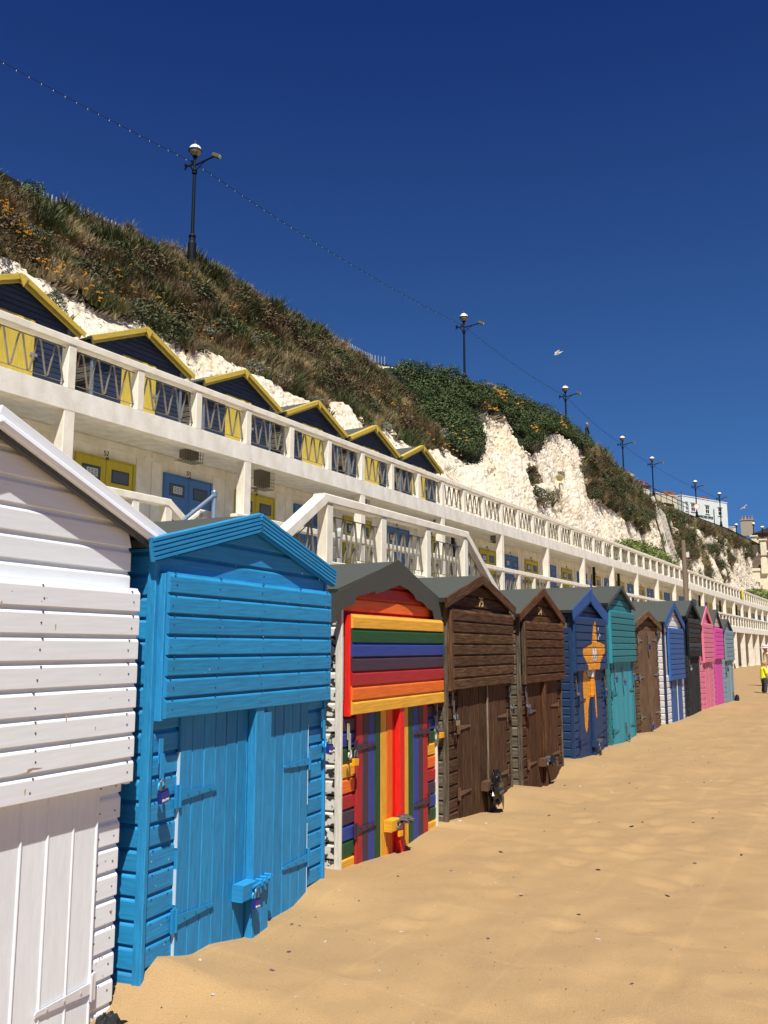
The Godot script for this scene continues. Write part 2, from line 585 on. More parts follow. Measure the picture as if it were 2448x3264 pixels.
# flat bars bent into a zigzag between two rods, one balustrade bay long
func zigzag_mesh(w: float, h: float, slope := 0.0) -> ArrayMesh:
	var mb := MB.new()
	var col := Color(0.27, 0.25, 0.205)
	var y0 := 0.10
	var y1 := h
	var at := func(x: float, y: float) -> Vector3: return Vector3(x, y + slope * x, 0)
	mb.tube(PackedVector3Array([at.call(0, y0), at.call(w, y0)]), 0.008, 5, col * 0.8)
	mb.tube(PackedVector3Array([at.call(0, y1), at.call(w, y1)]), 0.010, 5, col * 0.8)
	var count := int(round(w / 0.33))
	var pitch := w / count
	var pts := []
	for k in count:
		var x := k * pitch
		pts.append_array([Vector2(x + pitch * 0.06, y0 + 0.03), Vector2(x + pitch * 0.40, y1 - 0.03), Vector2(x + pitch * 0.46, y1 - 0.008), Vector2(x + pitch * 0.54, y1 - 0.008), Vector2(x + pitch * 0.60, y1 - 0.03), Vector2(x + pitch * 0.94, y0 + 0.03), Vector2(x + pitch * 0.98, y0 + 0.01)])
	for k in pts.size() - 1:
		var p: Vector3 = at.call(pts[k].x, pts[k].y)
		var q: Vector3 = at.call(pts[k + 1].x, pts[k + 1].y)
		var ez := (q - p).normalized()
		mb.ext(MB.rect(-0.004, 0.004, -0.021, 0.021), p, ez.cross(Vector3.BACK), Vector3.BACK, ez, p.distance_to(q) + 0.004, vary(col, 0.12))
	mb.bar(at.call(w - 0.02, y0), at.call(w - 0.05, y0 - 0.10), 0.03, 0.008, Vector3.BACK, col * 0.7)
	return mb.mesh()

func balustrade(parent: Node3D, from: float, to: float, y0: float, top: float, z: float, first: float, step: float, zig: ArrayMesh, col: Color) -> void:
	var rail := MB.new()
	rail.ext(MB.rect(z - 0.2, z + 0.012, top - 0.14, top, 0.012), Vector3(from, 0, 0), Vector3.BACK, Vector3.UP, Vector3.RIGHT, to - from, col)
	obj("handrail", rail, M.render, parent)
	var pm := MB.new()
	pm.box(-0.09, 0.09, y0, top - 0.141, z - 0.185, z - 0.004, col, 0.012)
	var post := pm.mesh()
	var s := first
	while s < to:
		if s > from:
			put("post", post, M.render, parent).position.x = s
		if s > from - step + 0.2 and s + step < to + 0.1:
			var q := put("zigzag_panel", zig, M.metal, parent)
			q.position = Vector3(s + 0.09, y0, z - 0.10)
		s += step

func build_promenade() -> void:
	var cream := Color(0.90, 0.875, 0.79)
	var cool := Color(0.90, 0.895, 0.85)
	var t := thing("promenade_building", "long white two-tier concrete promenade terrace with rows of chalet doors", "building", PROM_AT, prom_turn)
	var mb := MB.new()
	mb.ext(PackedVector2Array([Vector2(0, 5.70), Vector2(0, 6.09), Vector2(-0.02, 6.10), Vector2(-5.5, 6.10), Vector2(-5.5, 5.88), Vector2(-0.28, 5.86), Vector2(-0.28, 5.70)]), Vector3(S0, 0, 0), Vector3.BACK, Vector3.UP, Vector3.RIGHT, S1 - S0, cool)
	obj("upper_deck", mb, M.render, t)
	mb = MB.new()
	mb.ext(PackedVector2Array([Vector2(0, 2.98), Vector2(0, 3.47), Vector2(-0.02, 3.48), Vector2(-5.0, 3.48), Vector2(-5.0, 3.2), Vector2(-0.3, 3.18), Vector2(-0.3, 2.98)]), Vector3(S0, 0, 0), Vector3.BACK, Vector3.UP, Vector3.RIGHT, S1 - S0, cool)
	obj("lower_deck", mb, M.render, t)
	mb = MB.new()
	mb.box(S0, S1, 3.482, 5.878, -1.95, -1.65, cream)
	obj("chalet_wall", mb, M.render, t)
	mb = MB.new()
	mb.box(S0, S1, -0.8, 3.198, -3.6, -3.3, Color(0.40, 0.33, 0.23))
	obj("arcade_wall", mb, M.render, t)
	# pillars of the two storeys
	var pm := MB.new()
	pm.box(-0.12, 0.12, 3.482, 5.705, -0.235, -0.004, cream, 0.012)
	var pillar := pm.mesh()
	pm = MB.new()
	pm.box(-0.14, 0.14, -0.9, 2.985, -0.42, -0.004, cream, 0.015)
	var column := pm.mesh()
	var pier := MB.new()
	pier.box(-0.10, 0.10, -0.9, 2.985, -2.3, -0.425, cream)
	var fin := pier.mesh()
	var s := 10.57 - 4.96 * 3
	while s < S1:
		put("pillar", pillar, M.render, t).position.x = s
		if s > 55.0:
			put("column", column, M.render, t).position.x = s
			if int(round((s - 10.57) / 4.96)) % 3 == 0:
				put("cross_wall", fin, M.render, t).position.x = s
		s += 4.96
	# balustrades
	var zig := zigzag_mesh(1.475, 0.72)
	balustrade(t, S0, S1, 6.10, 7.02, 0.0, 10.57 - 1.654 * 10, 1.654, zig, cream)
	balustrade(t, S0, 13.15, 3.48, 4.50, 0.0, 10.57 - 1.654 * 10, 1.654, zig, cream)
	balustrade(t, 15.2, S1, 3.48, 4.50, 0.0, 15.5, 1.654, zig, cream)
	# chalet doors, alternately yellow and blue
	var yel := Color(0.60, 0.49, 0.035)
	var blu := Color(0.075, 0.22, 0.52)
	for k in range(-3, 44):
		var x := 12.92 + 2.48 * k
		var q := yel if k % 2 == 0 else blu
		var d := MB.new()
		d.box(-0.74, -0.005, 3.50, 5.42, -1.65, -1.605, vary(q, 0.05), 0.006)
		d.box(0.005, 0.74, 3.50, 5.42, -1.65, -1.605, vary(q, 0.05), 0.006)
		d.box(-0.80, -0.745, 3.485, 5.46, -1.65, -1.59, q * 0.92)
		d.box(0.745, 0.80, 3.485, 5.46, -1.65, -1.59, q * 0.92)
		d.box(-0.745, 0.745, 5.425, 5.46, -1.65, -1.59, q * 0.92)
		var door := obj("chalet_door", d, M.wood, t)
		door.position.x = x
		if x < 62.0:
			for side in [-1, 1]:
				var f := MB.new()
				f.box(side * 0.39 - 0.24, side * 0.39 + 0.24, 4.97, 5.25, -1.605, -1.598, Color(0.06, 0.06, 0.06))
				f.box(side * 0.39 - 0.21, side * 0.39 + 0.21, 5.0, 5.22, -1.598, -1.594, Color(0.1, 0.11, 0.12))
				obj("window", f, M.gloss, door)
			var gv := MB.new()
			gv.box(-0.52, -0.24, 5.03, 5.19, -1.594, -1.58, Color(0.72, 0.74, 0.76), 0.004)
			for i in 3:
				for j in 4:
					gv.box(-0.50 + i * 0.085, -0.435 + i * 0.085, 5.05 + j * 0.033, 5.065 + j * 0.033, -1.58, -1.576, Color(0.12, 0.12, 0.12))
			obj("vent_grille", gv, M.plastic, door)
			var tm := TextMesh.new()
			tm.text = str(52 - k)
			tm.font_size = 16
			tm.pixel_size = 0.0082
			tm.depth = 0.006
			var num := put("door_number", tm, M.black, t)
			num.position = Vector3(x + 0.03, 5.575, -1.645)
			var latch := MB.new()
			latch.box(-0.035, 0.035, 5.42, 5.475, -1.59, -1.575, Color(0.10, 0.09, 0.08))
			obj("latch", latch, M.metal, door)
		var fz := MB.new()
		fz.box(x - 1.16, x + 1.16, 5.70, 5.85, -1.65, -1.628, cream * 0.98, 0.008)
		fz.box(x - 1.16, x - 0.86, 3.5, 5.64, -1.65, -1.632, cream, 0.006)
		fz.box(x + 0.86, x + 1.16, 3.5, 5.64, -1.65, -1.632, cream, 0.006)
		obj("wall_panel", fz, M.render, t)
	# black rainwater pipes and cages under the upper deck
	for x in [29.2, 46.7, 51.6, 66.4, 76.3, 86.2, 96.0]:
		var d := MB.new()
		d.tube(PackedVector3Array([Vector3(x, 3.49, -1.45), Vector3(x, 5.86, -1.45)]), 0.075, 8, Color(0.02, 0.02, 0.022))
		obj("drainpipe", d, M.paint, t)
	for x in [14.6, 17.2, 21.8, 26.9, 31.8]:
		var cg := MB.new()
		var y0 := 5.42 if x > 16 and x < 18 else 5.62
		var wire := Color(0.12, 0.11, 0.09)
		for i in 8:
			cg.bar(Vector3(x - 0.28 + i * 0.08, y0, -0.75), Vector3(x - 0.28 + i * 0.08, 5.86, -0.75), 0.008, 0.008, Vector3.BACK, wire)
			cg.bar(Vector3(x - 0.28 + i * 0.08, y0, -0.75), Vector3(x - 0.28 + i * 0.08, y0, -1.05), 0.008, 0.008, Vector3.UP, wire)
		for i in 4:
			cg.bar(Vector3(x - 0.29, y0 + i * 0.08, -0.75), Vector3(x + 0.29, y0 + i * 0.08, -0.75), 0.008, 0.008, Vector3.UP, wire)
			cg.bar(Vector3(x - 0.29, y0, -0.75 - i * 0.1), Vector3(x + 0.29, y0, -0.75 - i * 0.1), 0.008, 0.008, Vector3.UP, wire)
		cg.box(x - 0.2, x + 0.2, y0 + 0.06, 5.86, -1.0, -0.8, Color(0.2, 0.18, 0.15))
		obj("light_cage", cg, M.metal, t)

# ---------------------------------------------------------------- stairs in front of the lower deck
func build_stairs() -> void:
	var cream := Color(0.90, 0.865, 0.765)
	var t := thing("stair_landing", "raised white concrete stair landing with sloping handrails behind the rainbow hut", "staircase", Vector3(0, 0, -8.12), prom_turn)
	var top := 4.17
	var deck := 3.04
	var a := 12.36
	var b := 18.20
	var mb := MB.new()
	mb.box(a, b, deck - 0.26, deck, -1.5, -0.02, cream, 0.01)
	obj("landing_slab", mb, M.render, t)
	for x in [a + 0.2, 15.3, b - 0.2]:
		mb = MB.new()
		mb.box(x - 0.15, x + 0.15, -0.8, deck - 0.262, -1.4, -0.1, cream, 0.01)
		obj("support_wall", mb, M.render, t)
	for side in [-1, 1]:
		for k in 17:
			var st := MB.new()
			var x0: float = (a - 0.27 * (k + 1)) if side < 0 else (b + 0.27 * k)
			st.box(x0, x0 + 0.267, deck - 0.185 * (k + 1) - 0.3, deck - 0.185 * (k + 1), -1.5, -0.22, cream * 0.95)
			obj("step", st, M.render, t)
	mb = MB.new()
	mb.ext(MB.rect(-0.22, 0.02, top - 0.155, top, 0.016), Vector3(a, 0, 0), Vector3.BACK, Vector3.UP, Vector3.RIGHT, b - a, cream)
	mb.bar(Vector3(a + 0.05, top - 0.10, -0.1), Vector3(a - 4.6, top - 0.10 - 3.16, -0.1), 0.242, 0.165, Vector3.UP, cream, 0.016)
	mb.bar(Vector3(b - 0.05, top - 0.10, -0.1), Vector3(b + 4.6, top - 0.10 - 3.16, -0.1), 0.242, 0.165, Vector3.UP, cream, 0.016)
	obj("handrail", mb, M.render, t)
	var bays := [12.56, 14.40, 16.24, 18.08]
	for x in bays:
		var p := MB.new()
		p.box(x - 0.10, x + 0.10, deck - 0.2, top - 0.156, -0.2, 0.0, cream, 0.014)
		obj("post", p, M.render, t)
	var zig := zigzag_mesh(1.64, 0.78)
	for i in 3:
		put("zigzag_panel", zig, M.metal, t).position = Vector3(bays[i] + 0.10, deck, -0.10)
	for side in [-1, 1]:
		for k in 2:
			var x: float = (a - 1.5 * (k + 1)) if side < 0 else (b + 1.5 * (k + 1))
			var y: float = top - 0.20 - 1.03 * (k + 1)
			var p := MB.new()
			p.box(x - 0.10, x + 0.10, y - 1.3, y, -0.2, 0.0, cream, 0.014)
			obj("post", p, M.render, t)
			var q := put("zigzag_panel", zigzag_mesh(1.3, 0.78, 0.687 if side < 0 else -0.687), M.metal, t)
			q.position = Vector3(x + 0.10, y - 0.86, -0.10) if side < 0 else Vector3(x - 1.4, y + 0.10, -0.10)
	# the head of the second flight at the left, with its blue tube rail
	var h := thing("short_staircase", "short white staircase with a blue tube rail, above the blue hut roof", "staircase", PROM_AT, prom_turn)
	mb = MB.new()
	mb.bar(Vector3(13.1, 4.43, -0.09), Vector3(13.75, 4.02, -0.09), 0.205, 0.15, Vector3.UP, cream, 0.012)
	mb.bar(Vector3(12.0, 3.30, 0.55), Vector3(13.35, 4.20, 0.55), 0.2, 0.16, Vector3.UP, cream, 0.012)
	mb.bar(Vector3(13.25, 4.19, 0.55), Vector3(13.72, 4.19, 0.55), 0.2, 0.16, Vector3.UP, cream, 0.012)
	obj("handrail", mb, M.render, h)
	mb = MB.new()
	mb.box(13.0, 13.2, 3.48, 4.36, -0.185, -0.004, cream, 0.012)
	obj("post", mb, M.render, h)
	mb = MB.new()
	mb.box(13.48, 13.68, 2.4, 4.112, 0.46, 0.64, cream, 0.012)
	obj("post", mb, M.render, h)
	mb = MB.new()
	mb.ext(PackedVector2Array([Vector2(9.6, -0.8), Vector2(9.6, 0.1), Vector2(13.7, 2.98), Vector2(13.7, -0.8)]), Vector3(0, 0, 0.02), Vector3.RIGHT, Vector3.UP, Vector3.BACK, 0.62, cream)
	obj("stair_flight", mb, M.render, h)
	var tube := MB.new()
	var tcol := Color(0.20, 0.27, 0.38)
	tube.tube(PackedVector3Array([Vector3(11.4, 3.05, 0.75), Vector3(13.55, 4.58, 0.75)]), 0.04, 10, tcol)
	tube.tube(PackedVector3Array([Vector3(13.55, 4.60, 0.75), Vector3(13.55, 2.5, 0.75)]), 0.045, 10, tcol * 1.3)
	tube.lathe(Vector3(13.55, 4.54, 0.75), [Vector2(0.001, 0), Vector2(0.062, 0.01), Vector2(0.062, 0.10), Vector2(0.04, 0.14), Vector2(0.001, 0.145)], 10, tcol)
	obj("tube_rail", tube, M.metal, h)
	var wl := MB.new()
	wl.lathe(Vector3(19.0, 4.35, 0.2), [Vector2(0.001, 0), Vector2(0.09, 0.02), Vector2(0.10, 0.16), Vector2(0.07, 0.24), Vector2(0.001, 0.26)], 10, Color(0.45, 0.5, 0.52))
	wl.box(18.94, 19.06, 3.5, 4.36, 0.16, 0.24, Color(0.4, 0.42, 0.42))
	obj("bollard_lamp", wl, M.paint, h)

# ---------------------------------------------------------------- navy and yellow huts on the upper deck
func build_upper_huts() -> void:
	var navy := Color(0.022, 0.037, 0.078)
	var yel := Color(0.66, 0.50, 0.075)
	var words := ["cut by the left edge", "second from the left", "third from the left", "third from the right", "second from the right", "farthest right, its barge board worn"]
	for i in 6:
		var s: float = [10.42, 13.62, 16.98, 20.22, 23.42, 26.62][i]
		var t := thing("chalet_hut", "navy chalet hut with yellow trim, " + words[i], "hut", prom(s, 6.10, -1.5), prom_turn, "navy and yellow huts on the upper deck")
		var hw := 1.28
		var eave := 1.70
		var apex := 2.27
		var w := MB.new()
		w.ext(PackedVector2Array([Vector2(-hw, 0), Vector2(hw, 0), Vector2(hw, eave), Vector2(0, apex), Vector2(-hw, eave)]), Vector3(0, 0, -2.1), Vector3.RIGHT, Vector3.UP, Vector3.BACK, 2.08, navy)
		obj("wall", w, M.wood, t)
		var y := 0.02
		while y < apex - 0.04:
			var h := 0.105
			var lim := func(yy: float) -> float: return hw if yy < eave else hw * (apex - yy) / (apex - eave)
			var parts := [[-1.0, 1.0]]
			if y < 1.6:
				parts = [[-1.0, -0.5 / hw], [0.5 / hw, 1.0]]
			for p in parts:
				var b0: float = maxf(p[0] * hw, -lim.call(y)) if p[0] <= -0.99 else p[0] * hw
				var b1: float = minf(p[1] * hw, lim.call(y)) if p[1] >= 0.99 else p[1] * hw
				var t0: float = maxf(p[0] * hw, -lim.call(minf(y + h, apex))) if p[0] <= -0.99 else b0
				var t1: float = minf(p[1] * hw, lim.call(minf(y + h, apex))) if p[1] >= 0.99 else b1
				var m := MB.new()
				m.uo = Vector2(rng.randf() * 7, rng.randf() * 7)
				lap(m, Vector3(0, y, -0.022), Vector3.RIGHT, Vector3.UP, Vector3.BACK, b0, b1, t0, t1, h, 0.022, vary(navy, 0.15))
				obj("board", m, M.wood, t)
			y += h
		for side in [-1, 1]:
			var cp := MB.new()
			cp.box(side * hw - 0.03, side * hw + 0.03, 0, eave, -0.04, 0.02, Color(0.16, 0.20, 0.27), 0.005)
			obj("corner_post", cp, M.wood, t)
			for k in 12:
				var m := MB.new()
				m.uo = Vector2(rng.randf() * 7, rng.randf() * 7)
				var ez := Vector3(side, 0, 0)
				lap(m, Vector3(side * (hw - 0.01), 0.02 + k * 0.13, 0), Vector3.FORWARD, Vector3.UP, ez, 0.05, 2.0, 0.05, 2.0, 0.13, 0.022, vary(Color(0.19, 0.18, 0.165), 0.15))
				obj("side_board", m, M.stain, t)
		var door := MB.new()
		door.box(-0.5, 0.5, 0.02, 1.63, -0.02, -0.002, yel * 0.8)
		var dn := obj("door", door, M.wood, t)
		for k in 9:
			var m := MB.new()
			m.uo = Vector2(rng.randf() * 7, rng.randf() * 7)
			m.box(-0.495 + k * 0.11, -0.495 + k * 0.11 + 0.107, 0.03, 1.62, -0.002, 0.012, vary(yel, 0.04), 0.003)
			obj("plank", m, M.wood, dn)
		for k in 2:
			var m := MB.new()
			m.ext(PackedVector2Array([Vector2(-0.56, 0), Vector2(-0.56, 0.09), Vector2(0.0, 0.055), Vector2(0.0, 0.03)]), Vector3(0, [0.28, 1.40][k], 0.013), Vector3.RIGHT, Vector3.UP, Vector3.BACK, 0.006, Color(0.19, 0.22, 0.26))
			obj("hinge", m, M.metal, dn)
		var lock := MB.new()
		lock.box(0.40, 0.56, 0.93, 0.99, 0.012, 0.03, Color(0.35, 0.35, 0.33), 0.004)
		lock.box(0.44, 0.50, 0.85, 0.93, 0.014, 0.04, Color(0.25, 0.22, 0.12), 0.006)
		obj("lock", lock, M.metal, dn)
		for side in [-1, 1]:
			var dirn := Vector3(side * (hw + 0.24), eave - apex - 0.10, 0).normalized()
			var upn: Vector3 = Vector3(0, 0, 1).cross(dirn) * side
			var ln := 1.64
			var r := MB.new()
			r.ext(MB.rect(0, 0.04, -2.2, 0.20), Vector3(0, apex + 0.03, 0), upn, Vector3.BACK, dirn, ln, Color(0.11, 0.125, 0.12))
			obj("roof", r, M.felt, t)
			var bg := MB.new()
			bg.ext(MB.rect(-0.055, 0.05, 0.201, 0.225, 0.004), Vector3(0, apex + 0.03, 0), upn, Vector3.BACK, dirn, ln + 0.01, yel * (0.9 if i < 5 else 0.6))
			bg.ext(MB.rect(-0.10, -0.004, 0.13, 0.155, 0.004), Vector3(0, apex + 0.02, 0), upn, Vector3.BACK, dirn, ln - 0.03, yel * 0.8)
			bg.ext(MB.rect(0.0405, 0.055, 0.06, 0.21), Vector3(0, apex + 0.03, 0), upn, Vector3.BACK, dirn, ln, yel)
			obj("barge_board", bg, M.wood, t)
		var fin := MB.new()
		fin.ext(PackedVector2Array([Vector2(-0.1, 0.03), Vector2(0, -0.17), Vector2(0.1, 0.03)]), Vector3(0, apex - 0.02, 0.226), Vector3.RIGHT, Vector3.UP, Vector3.BACK, 0.025, yel)
		obj("finial", fin, M.wood, t)

# ---------------------------------------------------------------- plants on the cliff
func tuft_mesh(blades: int, width: float) -> ArrayMesh:
	var mb := MB.new()
	for i in blades:
		var a := rng.randf() * TAU
		var d := Vector3(cos(a), 0, sin(a))
		var side := Vector3(-sin(a), 0, cos(a)) * width * rng.randf_range(0.7, 1.2)
		var h := rng.randf_range(0.55, 1.0)
		var lean := rng.randf_range(0.1, 0.55)
		var b := d * rng.randf_range(0.02, 0.16)
		var m := b + d * lean * 0.35 * h + Vector3.UP * h * 0.6
		var e := b + d * lean * h + Vector3.UP * h * rng.randf_range(0.85, 1.0)
		mb.quad(b - side, b + side, m + side * 0.75, m - side * 0.75, Color.WHITE)
		mb.tri(m - side * 0.75, m + side * 0.75, e, Color.WHITE)
	return mb.mesh()

func scatter(called: String, mesh: Mesh, m: Material, at: Array, cols: PackedColorArray, label: String, category: String) -> void:
	var mm := MultiMesh.new()
	mm.transform_format = MultiMesh.TRANSFORM_3D
	mm.use_colors = true
	mm.mesh = mesh
	mm.instance_count = at.size()
	for i in at.size():
		mm.set_instance_transform(i, at[i])
		mm.set_instance_color(i, cols[i])
	var o := MultiMeshInstance3D.new()
	o.name = numbered(self, called)
	o.multimesh = mm
	o.material_override = m
	add_child(o, true)
	tag(o, label, category)
	o.set_meta("kind", "stuff")

# leaves through the volume of a lumpy mound of radius one
func mound_mesh(leaves: int, size: float, dark: Color, light: Color) -> ArrayMesh:
	var mb := MB.new()
	var lump := FastNoiseLite.new()
	lump.seed = rng.randi_range(1, 9999)
	lump.frequency = 0.9
	for i in leaves:
		var d := Vector3(rng.randfn(), rng.randfn(), rng.randfn()).normalized()
		if d.y < -0.6:
			d.y = -d.y
		var r := (0.85 + 0.45 * lump.get_noise_3dv(d * 1.7)) * pow(rng.randf_range(0.35, 1.0), 0.5)
		var p := d * r
		var nrm := (d + Vector3(rng.randfn(), rng.randfn() + 0.5, rng.randfn()) * 0.6).normalized()
		var a := nrm.cross(Vector3(rng.randfn(), rng.randfn(), rng.randfn())).normalized()
		var b := nrm.cross(a)
		var s := size * rng.randf_range(0.6, 1.25)
		var q := dark.lerp(light, clampf(rng.randf() * 0.8 + 0.25 * lump.get_noise_3dv(p * 3.0), 0, 1))
		mb.tri(p - a * s, p - b * s * 0.5, p + a * s, q)
		mb.tri(p - a * s, p + a * s, p + b * s * 0.5, q)
	return mb.mesh()

func shrub(called: String, label: String, m: Mesh, at: Vector3, scale3: Vector3, group := "") -> void:
	var t := thing(called, label, "shrub", at, rng.randf() * TAU, group)
	var f := put("foliage", m, M.leaf, t)
	f.scale = scale3
	var st := MB.new()
	st.tube(PackedVector3Array([Vector3(0, -0.5, -0.2) * scale3, Vector3(0, 0.3, 0) * scale3]), 0.05, 5, Color(0.06, 0.045, 0.03), 0.02)
	obj("stem", st, M.wood, t)

func build_plants() -> void:
	# dry grass over all planted ground, in patches of straw, brown and olive
	var tint := FastNoiseLite.new()
	tint.seed = 31
	tint.frequency = 0.22
	tint.fractal_octaves = 3
	var at := []
	var cols := PackedColorArray()
	var at2 := []
	var cols2 := PackedColorArray()
	var up := Vector3(0, 0.9, 0.42).normalized()
	var tries := [[5.0, 41.0, 10.0, 16.95, 21500], [57.0, 92.0, 10.5, 16.9, 8500], [80.0, 133.0, 6.8, 16.9, 14000], [46.0, 51.0, 9.0, 13.0, 500]]
	for r in tries:
		for i in r[4]:
			var x := rng.randf_range(r[0], r[1])
			var y := rng.randf_range(r[2], r[3])
			var k := planted(x, y)
			if k == "" or k == "hedge":
				if k == "hedge" or rng.randf() > 0.012:
					continue
			var z := cliff_z(x, minf(y, 16.7))
			var n1 := tint.get_noise_2d(x, y * 1.4)
			var n2 := tint.get_noise_2d(x * 2.3 + 40.0, y * 2.6)
			var s := rng.randf_range(0.28, 0.55) * (1.0 + 0.5 * n2) * (1.0 if x < 60.0 else 1.35)
			var b := Basis(Vector3.UP, rng.randf() * TAU).scaled(Vector3(s * 1.2, s, s * 1.2))
			var lean := (up + Vector3(rng.randfn() * 0.25, 0, rng.randfn() * 0.2)).normalized()
			b = Basis(Quaternion(Vector3.UP, lean)) * b
			var clump := tint.get_noise_2d(x * 3.2 - 15.0, y * 3.6 + 22.0)
			if clump > 0.12:
				s *= 1.45
				b = b.scaled(Vector3(1.3, 1.45, 1.3))
			var straw := Color(0.36, 0.285, 0.155)
			var brown := Color(0.15, 0.104, 0.052)
			var olive := Color(0.115, 0.125, 0.042)
			var q := brown.lerp(straw, clampf(0.25 + 2.2 * n1 + rng.randf_range(-0.25, 0.25), 0, 1))
			var greenness := clampf(0.12 + 2.4 * n2 + (0.35 if y > 14.6 and x < 34.0 else 0.0), 0.0, 1.0)
			q = q.lerp(olive, greenness)
			if y > 16.5 and rng.randf() < 0.5:
				q = olive.lerp(straw, rng.randf() * 0.5)
			if x > 84.0 and y > 15.7:
				if y > 16.45:
					continue
				b = b.scaled(Vector3(0.5, 0.3, 0.5))
			var tr := Transform3D(b, Vector3(x, y - 0.06, z + 0.05 + 1.5 * 0.45 * (rock_b.get_noise_2d(x * 0.55 + 3.0, y * 0.8) + 0.5 * rock_b.get_noise_2d(x * 1.3 - 9.0, y * 1.6)) * smoothstep(16.9, 15.5, y)))
			if greenness > 0.75 and rng.randf() < 0.5:
				at2.append(tr)
				cols2.append(vary(Color(0.06, 0.085, 0.025), 0.3))
			else:
				at.append(tr)
				cols.append(vary(q, 0.22))
	scatter("dry_grass", tuft_mesh(22, 0.0115), M.leaf, at, cols, "dry brown and straw coloured grass covering the cliff slope", "grass")
	scatter("green_grass", tuft_mesh(11, 0.035), M.leaf, at2, cols2, "green weeds growing among the dry grass of the cliff", "weeds")
	# evergreen hedge hanging over the crest
	var dark := Color(0.022, 0.044, 0.012)
	var mid := Color(0.098, 0.145, 0.040)
	var mounds := []
	for i in 4:
		mounds.append(mound_mesh(1500, 0.062, dark, mid))
	var placed := []
	for i in 9000:
		if placed.size() >= 190:
			break
		var x := rng.randf_range(39.0, 64.5)
		var y := rng.randf_range(11.0, 16.75)
		if planted(x, y) != "hedge" or planted(x - 0.55, y - 0.5) != "hedge" or planted(x + 0.55, y - 0.5) != "hedge":
			continue
		var near := false
		for q in placed:
			if Vector2(q.x - x, q.y - y).length() < 0.62:
				near = true
		if near:
			continue
		placed.append(Vector2(x, y))
		var s := rng.randf_range(0.75, 1.15)
		shrub("evergreen_shrub", "dark evergreen hedge shrub %s, %s" % ["on the clifftop crest" if y > 15.7 else ("hanging low over the chalk" if y < 13.6 else "halfway up the cliff"), "at the left end of the hedge" if x < 43.0 else ("below the second lamp post" if x < 47.5 else ("between the two chalk faces" if x < 53.0 else "toward the third lamp post"))], mounds[i % 4], Vector3(x, y - 0.15, cliff_z(x, y) + 0.1), Vector3(s * 1.1, s * 0.72, s * 0.85), "evergreen shrubs on the cliff crest")
	# olive and brown bushes that break up the grass
	var brown := []
	for i in 3:
		brown.append(mound_mesh(900, 0.075, Color(0.045, 0.033, 0.014), Color(0.14, 0.10, 0.045)))
	var olive := []
	for i in 3:
		olive.append(mound_mesh(900, 0.075, Color(0.022, 0.035, 0.010), Color(0.085, 0.10, 0.035)))
	var n := 0
	for i in 4000:
		if n >= 210:
			break
		var x := rng.randf_range(12.0, 132.0)
		var y := rng.randf_range(8.0, 16.7)
		var k := planted(x, y)
		if k == "" or k == "hedge" or (y > 15.6 and x > 80.0) or y > 15.9:
			continue
		n += 1
		var s := rng.randf_range(0.28, 0.85) * (1.0 if x < 60.0 else 1.3)
		var green := tint.get_noise_2d(x * 1.3, y * 1.5 + 60.0) > 0.0
		shrub("cliff_bush", "%s bush %s on the cliff, %s" % ["olive green" if green else "brown withered", "high up" if y > 14.5 else ("low down" if y < 12.5 else "midway"), "left of the first lamp post" if x < 21.5 else ("under the first lamp post" if x < 28.0 else ("right of the first lamp post" if x < 34.0 else ("left of the evergreen hedge" if x < 60.0 else ("right of the tall chalk faces" if x < 84.0 else ("just past the stone rib" if x < 104.0 else "near the far end"))))) ], (olive if green else brown)[n % 3], Vector3(x, y - 0.05, cliff_z(x, y) + 0.25), Vector3(s * 1.2, s * 0.85, s), "olive bushes on the cliff" if green else "withered bushes on the cliff")
	# brighter shrubs at the foot of the cliff
	var fresh := mound_mesh(1200, 0.085, Color(0.04, 0.075, 0.015), Color(0.23, 0.28, 0.06))
	for q in [[60.0, 8.3, 1.0], [62.4, 8.8, 1.2], [64.8, 9.1, 1.35], [67.5, 9.2, 1.4], [70.4, 9.3, 1.4], [73.3, 9.2, 1.4], [76.2, 9.1, 1.3], [79.0, 8.8, 1.1]]:
		shrub("foot_shrub", "light green shrub behind the upper balustrade at the cliff foot", fresh, Vector3(q[0], q[1] - 0.7, cliff_z(q[0], q[1]) + 0.3), Vector3(q[2] * 1.3, q[2], q[2]), "light green shrubs at the cliff foot")
	for q in [[121, 8.2, 1.5], [125, 8.4, 1.7], [129, 8.6, 1.8], [133, 8.4, 1.8], [137, 8.2, 1.9], [141, 8, 1.9]]:
		shrub("foot_shrub", "deep green shrub at the far right end of the cliff foot", fresh if int(q[0]) % 2 else olive[0], Vector3(q[0], q[1] - 0.6, -12.6 + rng.randf_range(-0.4, 0.4)), Vector3(q[2] * 1.4, q[2], q[2]), "deep green shrubs by the far bend")
	shrub("lone_bush", "small dark green bush alone on bare chalk beside the left yellow roof", olive[1], Vector3(15.75, 10.75, cliff_z(15.75, 10.8) + 0.15), Vector3(0.42, 0.5, 0.4))
	shrub("crest_bush", "dark leafy bush on the crest at the left beside the fence", mounds[1], Vector3(18.2, 16.1, -22.9), Vector3(0.6, 0.6, 0.6))
	for q in [[45.2, 15.0, 0.5], [49.1, 13.3, 0.5], [49.6, 10.2, 0.6], [47.6, 9.6, 0.5], [57.6, 13.4, 0.5], [52.4, 12.1, 0.35]]:
		shrub("ledge_bush", "withered brown bush clinging to a ledge of bare chalk", brown[1], Vector3(q[0], q[1], cliff_z(q[0], q[1]) + 0.35), Vector3(q[2], q[2], q[2]), "bushes clinging to the bare chalk")
	# silver leaved ragwort
	var silver := mound_mesh(500, 0.07, Color(0.13, 0.155, 0.12), Color(0.36, 0.40, 0.34))
